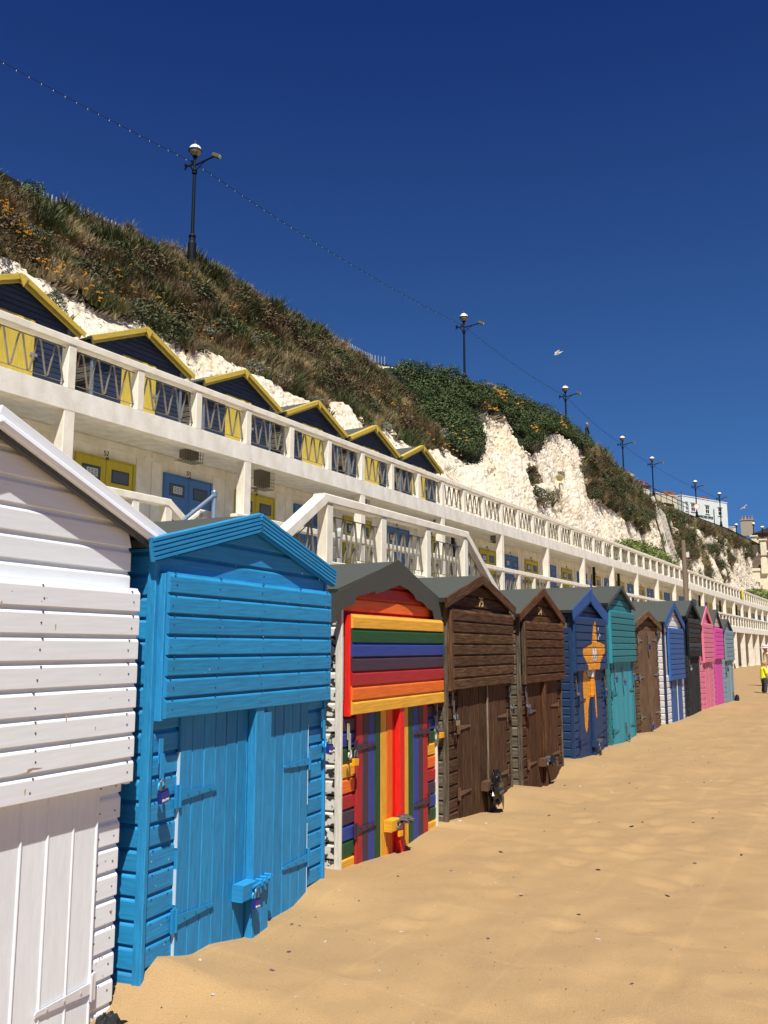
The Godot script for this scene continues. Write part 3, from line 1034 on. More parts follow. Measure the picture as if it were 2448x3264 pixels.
	for q in [[16.7, 13.6, 0.45], [22.8, 12.3, 0.35], [24, 11.2, 0.55], [25.1, 10.95, 0.6], [25.2, 12.8, 0.4], [21.4, 9.9, 0.45], [40.2, 12.4, 0.7], [27.2, 10.8, 0.4], [33.5, 11.2, 0.4]]:
		shrub("silver_bush", "silvery leaved bush above the %s" % ("leftmost yellow roof" if q[0] < 20.0 else ("second and third yellow roofs" if q[0] < 26.0 else "farther yellow roofs")), silver, Vector3(q[0], q[1], cliff_z(q[0], q[1]) + 0.25), Vector3(q[2], q[2] * 0.7, q[2]), "silver leaved bushes on the cliff")
	# orange yellow flowers
	var fl := MB.new()
	for i in 5:
		var o := Vector3(rng.randfn(), rng.randf_range(0, 1.2), rng.randfn()) * 0.6
		fl.lathe(o, [Vector2(0.01, -0.15), Vector2(0.42, 0.0), Vector2(0.3, 0.18), Vector2(0.01, 0.22)], 6, Color.WHITE)
	at = []
	cols = PackedColorArray()
	for q in [[15.8, 13.9, 0.8, 60], [15.9, 13.0, 0.7, 60], [16, 11.9, 0.5, 40], [17.2, 12.0, 1.0, 50], [17.6, 14.0, 1.2, 30], [19.5, 12.6, 1.4, 45], [23.4, 14.8, 0.9, 40], [24.7, 13.8, 0.8, 40], [21.5, 12.0, 1.4, 40], [25.5, 13.0, 1.2, 40], [28.0, 12.5, 1.0, 20], [38.5, 12.0, 1.4, 60], [45.9, 15.8, 0.7, 70], [44.5, 14.4, 0.4, 25], [47.6, 15.3, 0.35, 20], [48.5, 14.0, 0.4, 25], [53.6, 15.4, 0.6, 45], [36.5, 12.6, 1.5, 40], [66, 15.3, 2.5, 35], [72, 13.8, 3, 35], [95, 15.0, 2, 30], [88.5, 16.5, 0.9, 30], [42.5, 11.8, 0.8, 30], [39.6, 11.4, 0.8, 40]]:
		for i in int(q[3] * 0.42):
			var x: float = q[0] + rng.randfn() * q[2] * 0.6
			var y: float = minf(q[1] + rng.randfn() * q[2] * 0.4, 16.1)
			var s := rng.randf_range(0.035, 0.065) * (1.0 if x < 30.0 else 1.35)
			at.append(Transform3D(Basis(Vector3.UP, rng.randf() * TAU).scaled(Vector3(s, s, s)), Vector3(x, y + 0.22, cliff_z(x, y) + 0.35 + rng.randf() * 0.15 + (0.7 if planted(x, y) == "hedge" else 0.0))))
			cols.append(vary(Color(0.62, 0.30, 0.015), 0.25))
	scatter("orange_flowers", fl.mesh(), M.leaf, at, cols, "small orange yellow flowers scattered over the cliff plants", "flowers")

# ---------------------------------------------------------------- houses on the cliff top
func chimney(parent: Node3D, x: float, y: float, z: float, w: float, h: float, pots: int, stack: Color, pot: Color) -> void:
	var m := MB.new()
	m.box(x - w / 2, x + w / 2, y, y + h, z - 0.35, z + 0.35, stack, 0.02)
	m.box(x - w / 2 - 0.08, x + w / 2 + 0.08, y + h, y + h + 0.14, z - 0.43, z + 0.43, stack * 0.9, 0.02)
	var c := obj("chimney", m, M.stone, parent)
	for i in pots:
		var p := MB.new()
		var px := x - w / 2 + (i + 0.5) * w / pots
		p.lathe(Vector3(px, y + h + 0.14, z), [Vector2(0.13, 0), Vector2(0.115, 0.5), Vector2(0.15, 0.52), Vector2(0.15, 0.6), Vector2(0.09, 0.6), Vector2(0.09, 0.4)], 8, vary(pot, 0.25))
		obj("chimney_pot", p, M.paint, c)

func sash(parent: Node3D, x: float, y: float, w: float, h: float, z: float) -> void:
	var f := MB.new()
	var q := Color(0.8, 0.8, 0.78)
	f.box(x - w / 2 - 0.08, x + w / 2 + 0.08, y - 0.1, y, z, z + 0.1, q)
	f.box(x - w / 2, x - w / 2 + 0.07, y, y + h, z + 0.002, z + 0.05, q)
	f.box(x + w / 2 - 0.07, x + w / 2, y, y + h, z + 0.002, z + 0.05, q)
	f.box(x - w / 2 + 0.07, x + w / 2 - 0.07, y + h - 0.07, y + h, z + 0.002, z + 0.05, q)
	f.box(x - w / 2 + 0.07, x + w / 2 - 0.07, y + h / 2 - 0.03, y + h / 2 + 0.03, z + 0.002, z + 0.05, q)
	f.box(x - 0.02, x + 0.02, y, y + h / 2 - 0.03, z + 0.003, z + 0.045, q)
	f.box(x - 0.02, x + 0.02, y + h / 2 + 0.03, y + h - 0.07, z + 0.003, z + 0.045, q)
	f.box(x - w / 2 - 0.05, x + w / 2 + 0.05, y + h, y + h + 0.12, z + 0.001, z + 0.09, Color(0.3, 0.27, 0.25))
	var s := obj("window", f, M.paint, parent)
	var g := MB.new()
	g.box(x - w / 2 + 0.05, x + w / 2 - 0.05, y, y + h - 0.05, z - 0.02, z + 0.012, Color.WHITE)
	obj("pane", g, M.glass, s)

func walls(parent: Node3D, w: float, h: float, d: float, col: Color, coping: Color) -> void:
	var m := MB.new()
	m.box(0, w, 0, h, -d, 0, col)
	obj("wall", m, M.render, parent)
	m = MB.new()
	m.box(-0.05, w + 0.05, h, h + 0.12, -0.3, 0.06, coping, 0.015)
	m.box(-0.05, 0.25, h, h + 0.12, -d, -0.301, coping, 0.015)
	obj("coping", m, M.render, parent)

func build_houses() -> void:
	var brick := Color(0.10, 0.085, 0.06)
	var terracotta := Color(0.33, 0.11, 0.055)
	var y0 := 16.72
	var b := thing("blue_house", "pale blue flat-fronted house with sash windows and a painted name", "house", Vector3(126.1, y0, -21.6), deg_to_rad(-24.5))
	walls(b, 11.3, 5.8, 7.0, Color(0.76, 0.86, 0.92), Color(0.8, 0.85, 0.88))
	for q in [[1.25, 0.55], [2.75, 1.0], [6.2, 1.0], [9.35, 1.0]]:
		sash(b, q[0], 3.85, q[1], 1.1, 0.0)
	var tm := TextMesh.new()
	tm.text = "MARCHESI BROS"
	tm.font_size = 32
	tm.pixel_size = 0.0145
	tm.depth = 0.05
	var word := put("lettering", tm, M.black, b)
	word.position = Vector3(5.7, 3.3, 0.03)
	chimney(b, 2.4, 5.85, -3.5, 2.6, 0.5, 8, brick, terracotta)
	chimney(b, 10.6, 5.85, -3.2, 2.6, 0.5, 5, brick, terracotta)
	for x in [0.05, 7.75]:
		var p := MB.new()
		p.tube(PackedVector3Array([Vector3(x, 0.0, 0.07), Vector3(x, 4.6 if x > 1.0 else 6.4, 0.07)]), 0.06, 7, Color(0.08, 0.09, 0.10))
		obj("drainpipe", p, M.paint, b)
	var rl := MB.new()
	for i in 7:
		rl.bar(Vector3(9.6 + i * 0.22, 0.3, 0.9), Vector3(9.6 + i * 0.22, 1.9, 0.9), 0.04, 0.04, Vector3.BACK, Color(0.15, 0.2, 0.23))
	rl.bar(Vector3(9.55, 1.9, 0.9), Vector3(11.0, 1.9, 0.9), 0.05, 0.05, Vector3.UP, Color(0.15, 0.2, 0.23))
	obj("railing", rl, M.paint, b)
	var g := thing("cream_house", "cream house with a wide dark boarded opening left of the blue house", "house", Vector3(120.6, y0, -23.9), deg_to_rad(-22))
	walls(g, 5.2, 5.5, 6.0, Color(0.72, 0.66, 0.52), Color(0.75, 0.7, 0.58))
	var m := MB.new()
	for i in 8:
		m.box(1.9 + i * 0.3, 1.9 + i * 0.3 + 0.28, 1.2, 4.4, 0.0, 0.06, vary(Color(0.07, 0.055, 0.045), 0.3))
	obj("shutter", m, M.stain, g)
	chimney(g, 1.6, 5.5, -3.0, 2.2, 1.5, 4, brick * 0.7, terracotta)
	var wh := thing("white_house", "white parapeted house with two small windows behind the fifth lamp post", "house", Vector3(118.6, y0, -26.0), deg_to_rad(-30))
	walls(wh, 2.9, 5.9, 4.0, Color(0.78, 0.77, 0.74), Color(0.8, 0.79, 0.76))
	sash(wh, 0.8, 4.1, 0.6, 1.0, 0.0)
	sash(wh, 2.0, 4.1, 0.6, 1.0, 0.0)
	var w2 := thing("capped_house", "white gable with a broad capped chimney behind the fourth lamp post", "house", Vector3(116.2, y0, -29.6), deg_to_rad(-35))
	walls(w2, 7.0, 6.3, 4.0, Color(0.78, 0.76, 0.72), Color(0.8, 0.78, 0.74))
	m = MB.new()
	m.box(3.7, 4.7, 6.3, 8.0, -1.1, -0.1, Color(0.78, 0.76, 0.72), 0.03)
	m.box(3.45, 4.95, 8.0, 8.2, -1.4, 0.2, Color(0.8, 0.78, 0.74), 0.03)
	m.ext(PackedVector2Array([Vector2(3.45, 8.2), Vector2(4.95, 8.2), Vector2(4.2, 8.5)]), Vector3(0, 0, -1.6), Vector3.RIGHT, Vector3.UP, Vector3.BACK, 1.8, Color(0.8, 0.78, 0.74))
	obj("chimney", m, M.render, w2)
	chimney(w2, 2.2, 6.3, -2.0, 1.6, 1.9, 4, brick, terracotta)
	# cream walls and roofs at the far bend, facing the camera
	var cream := Color(0.86, 0.81, 0.64)
	var e := thing("bend_wall", "tall cream retaining wall with buttress piers where the cliff ends", "wall", Vector3(141, 0, -19.5), deg_to_rad(-90))
	m = MB.new()
	m.ext(PackedVector2Array([Vector2(0, -0.5), Vector2(16, -0.5), Vector2(16, 14.5), Vector2(8.0, 15.4), Vector2(6.4, 16.3), Vector2(6.4, 17.3), Vector2(3.6, 17.9), Vector2(0, 17.9)]), Vector3(0, 0, -1.2), Vector3.RIGHT, Vector3.UP, Vector3.BACK, 1.2, cream)
	obj("wall", m, M.render, e)
	for q in [[5.55, 17.85, 0.75], [6.75, 17.25, 0.8]]:
		m = MB.new()
		m.box(q[0] - q[2] / 2, q[0] + q[2] / 2, -0.5, q[1], 0.003, 0.7, cream, 0.03)
		m.box(q[0] - q[2] / 2 - 0.15, q[0] + q[2] / 2 + 0.15, q[1], q[1] + 0.2, -0.1, 0.85, cream * 1.05, 0.03)
		obj("pier", m, M.render, e)
	m = MB.new()
	m.tube(PackedVector3Array([Vector3(6.3, 15.8, 0.03), Vector3(6.1, 15.0, 0.03), Vector3(5.2, 14.0, 0.03), Vector3(4.9, 13.2, 0.03)]), 0.03, 5, Color(0.2, 0.17, 0.13))
	obj("cable", m, M.paint, e)
	var l := thing("lean_to", "cream outbuilding with a brown sloping roof and stepped gable", "building", Vector3(138.3, 0, -15.2), deg_to_rad(-90))
	m = MB.new()
	m.box(0, 9, -0.5, 12.6, -2.6, 0, cream * 1.03)
	obj("wall", m, M.render, l)
	m = MB.new()
	m.box(-0.1, 9, 12.6, 13.0, -0.2, 0.12, cream * 1.05, 0.03)
	m.box(2.2, 3.1, 12.2, 14.4, -0.3, 0.35, cream * 1.05, 0.05)
	m.box(2.35, 2.95, 14.4, 14.55, -0.2, 0.25, cream * 1.05, 0.05)
	obj("parapet", m, M.render, l)
	var rf := MB.new()
	for i in 12:
		var f := i / 12.0
		rf.bar(Vector3(0.3 + f * 1.4, 13.0 + f * 2.6, -0.3 - f * 2.2), Vector3(9, 13.0 + f * 2.6, -0.3 - f * 2.2), 0.34, 0.06, Vector3(0, 0.65, 0.76), vary(Color(0.15, 0.105, 0.075), 0.2))
	obj("tiled_roof", rf, M.stone, l)
	for i in 10:
		var st := MB.new()
		var f := i / 10.0
		st.box(-0.05 + f * 1.4, 0.33 + f * 1.4, 12.6, 13.1 + f * 2.7, -0.5 - f * 2.2, -0.25 - f * 2.2, cream * 1.05)
		obj("gable_step", st, M.render, l)
	m = MB.new()
	m.box(0.55, 1.9, 10.9, 11.0, 0.003, 0.12, Color(0.25, 0.2, 0.14))
	m.box(1.8, 1.9, 7.0, 10.898, 0.003, 0.12, Color(0.25, 0.2, 0.14))
	m.tube(PackedVector3Array([Vector3(2.15, 7.0, 0.08), Vector3(2.15, 10.6, 0.08)]), 0.05, 6, Color(0.3, 0.26, 0.2))
	obj("door_frame", m, M.wood, l)
	var o := thing("roofed_house", "low cream house with brick chimney stacks above the far bend", "house", Vector3(146, 16.0, -24.5), deg_to_rad(-80))
	walls(o, 7.5, 4.3, 8.0, Color(0.70, 0.66, 0.56), Color(0.72, 0.68, 0.58))
	chimney(o, 4.3, 4.3, -1.5, 1.6, 1.0, 4, brick * 0.7, terracotta)
	var o2 := thing("brick_house", "brown brick house with a white window at the right picture edge", "house", Vector3(146, 13.0, -14.2), deg_to_rad(-88))
	walls(o2, 7.0, 6.0, 6.0, Color(0.20, 0.11, 0.06), Color(0.12, 0.11, 0.11))
	sash(o2, 2.4, 2.6, 1.0, 1.6, 0.0)
	m = MB.new()
	m.ext(PackedVector2Array([Vector2(-0.3, 6.0), Vector2(8, 6.0), Vector2(4, 7.6)]), Vector3(0, 0, -6), Vector3.RIGHT, Vector3.UP, Vector3.BACK, 6.3, Color(0.06, 0.06, 0.065))
	obj("roof", m, M.stone, o2)
	chimney(o2, -1.2, 5.8, -1.0, 1.9, 2.4, 4, Color(0.6, 0.55, 0.45), Color(0.4, 0.25, 0.2))
	# railing along the crest before the houses
	var r := thing("crest_railing", "dark metal handrail along the cliff crest before the white houses", "railing")
	m = MB.new()
	var prev := Vector3.ZERO
	for i in 9:
		var x := 88.0 + i * 2.0
		var p := Vector3(x, 17.75, table(CREST, x) + 0.15)
		m.bar(p + Vector3.DOWN * 1.1, p, 0.06, 0.06, Vector3.RIGHT, Color(0.08, 0.08, 0.085))
		if i:
			m.bar(prev, p, 0.07, 0.07, Vector3.UP, Color(0.08, 0.08, 0.085))
			m.bar(prev + Vector3.DOWN * 0.45, p + Vector3.DOWN * 0.45, 0.05, 0.05, Vector3.UP, Color(0.08, 0.08, 0.085))
		prev = p
	obj("rail", m, M.paint, r)

# ---------------------------------------------------------------- lamp posts and festoon lights
const LAMPS := [[24.9, -22.0], [46.4, -19.8], [63.6, -18.9], [81.8, -19.0], [92.4, -18.5], [108.2, -16.8], [118.3, -15.5]]
const LAMP_TOP := 21.0

func build_lamps() -> void:
	var ink := Color(0.006, 0.009, 0.018)
	var words := ["nearest and tallest in the picture", "second from the left", "third from the left", "fourth from the left", "fifth, before the white house", "sixth, at the middle of the blue house", "seventh, at the right end of the blue house"]
	var proto: Node3D
	for i in LAMPS.size():
		var at := Vector3(LAMPS[i][0], 16.6, LAMPS[i][1])
		var label: String = "dark clifftop lamp post with globe, " + words[i]
		if i:
			var t := proto.duplicate()
			t.name = numbered(self, "lamp_post")
			t.position = at
			t.rotation.y = prom_turn + [0, 0.05, -0.15, -0.2, -0.25, -0.4, -0.5][i]
			add_child(t, true)
			tag(t, label, "lamp post", "lamp posts along the clifftop")
			continue
		proto = thing("lamp_post", label, "lamp post", at, prom_turn, "lamp posts along the clifftop")
		var g := LAMP_TOP - 16.6
		var m := MB.new()
		m.lathe(Vector3.ZERO, [Vector2(0.17, -0.3), Vector2(0.17, 0.5), Vector2(0.13, 0.6), Vector2(0.12, 0.75), Vector2(0.15, 0.8), Vector2(0.10, 0.9)], 12, ink)
		obj("base", m, M.paint, proto)
		m = MB.new()
		m.tube(PackedVector3Array([Vector3(0, 0.85, 0), Vector3(0, g - 0.85, 0)]), 0.07, 10, ink, 0.058)
		m.tube(PackedVector3Array([Vector3(0, g - 0.86, 0), Vector3(0, g - 0.26, 0)]), 0.048, 10, Color(0.014, 0.018, 0.026))
		obj("post", m, M.paint, proto)
		m = MB.new()
		m.lathe(Vector3(0, g - 0.98, 0), [Vector2(0.06, 0), Vector2(0.105, 0.02), Vector2(0.105, 0.07), Vector2(0.07, 0.085), Vector2(0.07, 0.11), Vector2(0.11, 0.125), Vector2(0.11, 0.165), Vector2(0.05, 0.19)], 12, ink * 1.5)
		obj("collar", m, M.paint, proto)
		var lower := []
		var upper := []
		for k in 9:
			var a := -PI / 2 + 0.35 + k / 8.0 * (PI / 2 - 0.35)
			lower.append(Vector2(cos(a), sin(a)) * 0.25)
			a = k / 8.0 * (PI / 2 - 0.45)
			upper.append(Vector2(cos(a), sin(a)) * 0.25)
		m = MB.new()
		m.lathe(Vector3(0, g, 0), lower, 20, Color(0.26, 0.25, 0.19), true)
		obj("lower_globe", m, M.opal, proto)
		m = MB.new()
		m.lathe(Vector3(0, g, 0), upper, 20, Color(0.85, 0.85, 0.86), true)
		obj("upper_globe", m, M.opal, proto)
		m = MB.new()
		for k in 4:
			var ring := PackedVector3Array()
			for j in 13:
				var a := -PI / 2 + 0.3 + j / 12.0 * (PI - 0.6)
				var b := k * PI / 2 + 0.5
				ring.append(Vector3(cos(a) * cos(b), sin(a), cos(a) * sin(b)) * 0.256 + Vector3(0, g, 0))
			m.tube(ring, 0.008, 5, ink)
		m.lathe(Vector3(0, g - 0.02, 0), [Vector2(0.252, 0), Vector2(0.268, 0.0), Vector2(0.268, 0.04), Vector2(0.252, 0.04), Vector2(0.252, 0)], 20, ink)
		obj("globe_frame", m, M.paint, proto)
		m = MB.new()
		m.lathe(Vector3(0, g + 0.2, 0), [Vector2(0.13, 0), Vector2(0.11, 0.055), Vector2(0.055, 0.08), Vector2(0.05, 0.11), Vector2(0.02, 0.13), Vector2(0.03, 0.17), Vector2(0.012, 0.20), Vector2(0.001, 0.27)], 12, Color(0.09, 0.12, 0.13))
		obj("finial", m, M.paint, proto)
		m = MB.new()
		m.lathe(Vector3(0, g - 0.36, 0), [Vector2(0.05, 0), Vector2(0.06, 0.03), Vector2(0.10, 0.12), Vector2(0.11, 0.15), Vector2(0.02, 0.15)], 12, ink)
		obj("globe_cup", m, M.paint, proto)
		m = MB.new()
		m.bar(Vector3(0, g - 0.62, 0.03), Vector3(0, g - 0.52, 0.95), 0.05, 0.05, Vector3.UP, ink)
		m.bar(Vector3(0, g - 0.86, 0.04), Vector3(0, g - 0.57, 0.55), 0.025, 0.025, Vector3.UP, ink)
		obj("floodlight_arm", m, M.paint, proto)
		m = MB.new()
		m.bar(Vector3(0.0, g - 0.44, 0.92), Vector3(0.06, g - 0.58, 1.22), 0.16, 0.15, Vector3.UP, Color(0.12, 0.11, 0.07), 0.02)
		m.bar(Vector3(0.061, g - 0.582, 1.221), Vector3(0.066, g - 0.592, 1.24), 0.13, 0.12, Vector3.UP, Color(0.5, 0.5, 0.45))
		obj("floodlight", m, M.paint, proto)
		m = MB.new()
		m.bar(Vector3(0, g - 0.56, -0.03), Vector3(0, g - 0.54, -0.5), 0.05, 0.05, Vector3.UP, ink)
		m.bar(Vector3(0, g - 0.85, -0.04), Vector3(0, g - 0.56, -0.26), 0.07, 0.05, Vector3.UP, ink)
		m.bar(Vector3(0, g - 0.50, -0.16), Vector3(0, g - 0.38, -0.12), 0.09, 0.08, Vector3.RIGHT, Color(0.05, 0.06, 0.06))
		m.lathe(Vector3(0, g - 0.53, -0.46), [Vector2(0.001, 0), Vector2(0.06, 0.02), Vector2(0.065, 0.09), Vector2(0.03, 0.13), Vector2(0.001, 0.13)], 10, ink)
		m.bar(Vector3(0, g - 0.58, -0.42), Vector3(0, g - 0.66, -0.54), 0.04, 0.04, Vector3.RIGHT, ink)
		obj("bracket_arm", m, M.paint, proto)
	# festoon cables from lamp to lamp, the first from a lamp outside the picture
	var pts := [[3.2, -24.3]] + LAMPS
	for i in pts.size() - 1:
		var a := Vector3(pts[i][0], LAMP_TOP - 0.52 - (0.45 if i == 0 else 0.0), pts[i][1])
		var b := Vector3(pts[i + 1][0], LAMP_TOP - 0.52, pts[i + 1][1])
		var t := thing("festoon_cable", "festoon light cable with small bulbs, %s" % (["from the left picture edge to the first lamp", "between the first and second lamp", "between the second and third lamp", "between the third and fourth lamp", "between the fourth and fifth lamp", "between the fifth and sixth lamp", "between the sixth and seventh lamp"][i]), "cable", a, 0.0, "festoon cables between the lamps")
		var ln := a.distance_to(b)
		var path := PackedVector3Array()
		var count := int(ln / 0.45)
		for k in count + 1:
			var f := float(k) / count
			path.append((b - a) * f + Vector3.DOWN * 4.0 * f * (1.0 - f) * 0.035 * ln * 0.45)
		var m := MB.new()
		m.tube(path, 0.011, 5, Color(0.02, 0.025, 0.03))
		obj("cable", m, M.paint, t)
		m = MB.new()
		for k in range(1, count):
			m.lathe(path[k] + Vector3(0, -0.12, 0), [Vector2(0.001, 0), Vector2(0.018, 0.03), Vector2(0.02, 0.07), Vector2(0.012, 0.11)], 6, Color(0.05, 0.16, 0.20) if k % 2 else Color(0.03, 0.10, 0.15))
		var o := obj("bulbs", m, M.plastic, t)
		o.set_meta("kind", "stuff")
	# shorter lanterns on the cream wall at the bend
	for i in 3:
		var q: Array = [[139.6, 17.9, -16.2], [140.7, 18.05, -13.95], [140.7, 17.45, -12.75]][i]
		var t := thing("wall_lantern", "short black lantern post at the cream bend, " + ["leftmost of three against the sky", "middle of three", "rightmost of three"][i], "lantern", Vector3(q[0], q[1], q[2]), 0.0, "lanterns at the bend")
		var m := MB.new()
		m.lathe(Vector3.ZERO, [Vector2(0.3, 0), Vector2(0.28, 0.15), Vector2(0.12, 0.35), Vector2(0.08, 0.6), Vector2(0.07, 1.45), Vector2(0.16, 1.55)], 10, ink)
		obj("post", m, M.paint, t)
		m = MB.new()
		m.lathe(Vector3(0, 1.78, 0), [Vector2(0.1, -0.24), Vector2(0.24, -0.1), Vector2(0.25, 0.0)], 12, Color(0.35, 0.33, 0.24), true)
		m.lathe(Vector3(0, 1.78, 0), [Vector2(0.25, 0.0), Vector2(0.24, 0.1), Vector2(0.13, 0.22)], 12, Color(0.8, 0.8, 0.75), true)
		obj("globe", m, M.opal, t)
		m = MB.new()
		m.lathe(Vector3(0, 1.97, 0), [Vector2(0.16, 0), Vector2(0.12, 0.08), Vector2(0.03, 0.14), Vector2(0.001, 0.3)], 10, ink)
		obj("finial", m, M.paint, t)

# ---------------------------------------------------------------- small things round the promenade and cliff
func build_details() -> void:
	# white picket fences on the crest
	for q in [[18.3, 22.5, "at the left end of the crest"], [33.6, 40.5, "in the dip before the evergreen hedge"]]:
		var t := thing("picket_fence", "spiky white picket fence " + q[2], "fence", Vector3.ZERO, 0.0, "picket fences on the crest")
		var x: float = q[0]
		var rail := MB.new()
		while x < q[1]:
			var z := table(CREST, x) + 0.05
			var m := MB.new()
			m.ext(PackedVector2Array([Vector2(-0.022, 0), Vector2(0.022, 0), Vector2(0.022, 1.12), Vector2(0, 1.2), Vector2(-0.022, 1.12)]), Vector3(x, (15.80 if x < 30.0 else 15.95) + rng.randf_range(-0.02, 0.02), z), Vector3.RIGHT, Vector3.UP, Vector3.BACK, 0.02, vary(Color(0.5, 0.53, 0.55), 0.2))
			obj("picket", m, M.wood, t)
			rail.bar(Vector3(x, 16.75, z - 0.02), Vector3(x + 0.16, 16.75, table(CREST, x + 0.16) + 0.03), 0.03, 0.05, Vector3.UP, Color(0.06, 0.07, 0.08))
			rail.bar(Vector3(x, 16.4, z - 0.02), Vector3(x + 0.16, 16.4, table(CREST, x + 0.16) + 0.03), 0.03, 0.05, Vector3.UP, Color(0.06, 0.07, 0.08))
			x += 0.155
		obj("rail", rail, M.metal, t)
	var bw := thing("clifftop_wall", "low brown timber wall on the crest at the far left", "wall", Vector3(8, 15.75, -23.6), 0.0)
	for k in 4:
		var m := MB.new()
		m.uo = Vector2(k, k * 0.3)
		m.box(0, 10.2, 0.05 + k * 0.25, 0.29 + k * 0.25, 0, 0.08, vary(Color(0.07, 0.05, 0.035), 0.2), 0.008)
		obj("plank", m, M.stain, bw)
	# stepped white stone rib running down the cliff
	var rib := thing("stone_rib", "pale stone rib with a coping running down the cliff", "wall")
	var r0 := Vector3(86.5, 14.8, -17.0)
	var r1 := Vector3(81.5, 8.3, -14.75)
	var dirn := (r1 - r0).normalized()
	var sidev := dirn.cross(Vector3(0, 0.5, 0.87)).normalized()
	var row := 0
	for k in 27:
		for j in 5:
			var m := MB.new()
			var p := r0 + dirn * (k * 0.305) + sidev * (j - 2.2 + (0.25 if k % 2 else 0.0)) * 0.42
			m.bar(p, p + dirn * 0.28, 0.39, rng.randf_range(0.42, 0.5), Vector3(0, 0.5, 0.87), vary(Color(0.62, 0.58, 0.52), 0.12), 0.03)
			obj("stone", m, M.stone, rib)
	var cm := MB.new()
	cm.bar(r0 + sidev * 1.35 + Vector3(0, 0.3, 0.2), r1 + sidev * 1.35 + Vector3(0, 0.3, 0.2), 0.26, 0.3, Vector3(0, 0.5, 0.87), Color(0.76, 0.73, 0.66), 0.03)
	obj("coping", cm, M.stone, rib)
	# horn loudspeaker
	var sp := thing("horn_speaker", "cream horn loudspeaker fixed to the bare chalk face", "loudspeaker", Vector3(51.2, 11.5, cliff_z(51.2, 11.5) + 0.5), deg_to_rad(-75))
	var hm := MB.new()
	hm.lathe(Vector3.ZERO, [Vector2(0.06, 0), Vector2(0.08, 0.12), Vector2(0.14, 0.26), Vector2(0.27, 0.42), Vector2(0.28, 0.45), Vector2(0.25, 0.44), Vector2(0.10, 0.2), Vector2(0.001, 0.16)], 14, Color(0.55, 0.50, 0.30))
	var horn := obj("horn", hm, M.paint, sp)
	horn.rotation_degrees = Vector3(75, 0, 0)
	hm = MB.new()
	hm.bar(Vector3(0, 0, -0.05), Vector3(0, -0.55, -0.5), 0.08, 0.08, Vector3.RIGHT, Color(0.4, 0.35, 0.25))
	hm.box(-0.15, 0.15, -0.7, -0.5, -0.6, -0.4, Color(0.4, 0.35, 0.25))
	obj("bracket", hm, M.paint, sp)
	# wooden pole behind the huts
	var po := thing("timber_pole", "weathered grey timber pole with a small white box behind the huts", "pole", Vector3(40.9, -0.4, -7.0), 0.0)
	var pm := MB.new()
	pm.tube(PackedVector3Array([Vector3.ZERO, Vector3(0.02, 6.75, 0)]), 0.115, 10, Color(0.34, 0.28, 0.21), 0.09)
	obj("post", pm, M.stain, po)
	pm = MB.new()
	pm.box(0.08, 0.22, 6.0, 6.22, 0.05, 0.2, Color(0.7, 0.7, 0.68), 0.01)
	obj("junction_box", pm, M.plastic, po)
	pm = MB.new()
	pm.tube(PackedVector3Array([Vector3(0.13, 0, 0.08), Vector3(0.13, 6.0, 0.08)]), 0.02, 6, Color(0.12, 0.11, 0.1))
	obj("conduit", pm, M.paint, po)
	# yellow towel on the upper rail
	var tp := prom(89.6, 7.02, 0.03)
	var tw := MB.new()
	var prevp := []
	for j in 9:
		var rowp := []
		for k in 9:
			var f := k / 8.0
			rowp.append(Vector3((j - 4) * 0.14 * (1.0 - 0.25 * sin(f * 2.5)) + 0.1 * f, 0.02 - f * 0.85 - 0.05 * sin(j * 1.1), 0.03 + 0.04 * sin(j * 1.9 + f * 2.0)))
		if j:
			for k in 8:
				tw.quad(prevp[k + 1], rowp[k + 1], rowp[k], prevp[k], Color(0.75, 0.68, 0.03))
		prevp = rowp
	var tow := obj("towel", tw, M.cloth, self)
	tow.position = tp
	tow.rotation.y = prom_turn
	tag(tow, "bright yellow towel hung over the far upper balustrade", "towel")
	# small round sign on the sixth lamp post
	var sg := thing("round_sign", "small round red and white sign on the sixth lamp post", "sign", Vector3(108.2, 18.05, -16.8) + Vector3(-0.12, 0, 0.05), deg_to_rad(-60))
	var dm := MB.new()
	dm.lathe(Vector3.ZERO, [Vector2(0.001, 0), Vector2(0.36, 0), Vector2(0.36, 0.02), Vector2(0.27, 0.021), Vector2(0.001, 0.022)], 20, Color(0.75, 0.3, 0.28))
	var disc := obj("disc", dm, M.paint, sg)
	disc.rotation_degrees = Vector3(90, 0, 0)
	dm = MB.new()
	dm.lathe(Vector3(0, 0.021, 0), [Vector2(0.26, 0.003), Vector2(0.001, 0.004)], 20, Color(0.8, 0.8, 0.8))
	disc = obj("face", dm, M.paint, sg)
	disc.rotation_degrees = Vector3(90, 0, 0)
	# gulls
	gull("gull in flight with spread wings near the second lamp post", Vector3(39.1, 15.3, -11.9), Vector3(-0.35, 0.35, 0.25), 0.5, 0.5)
	gull("white gull in flight right of the blue house", Vector3(64.5, 11.1, -6.9), Vector3(0.3, 1.2, -0.6), 0.3, -0.2)

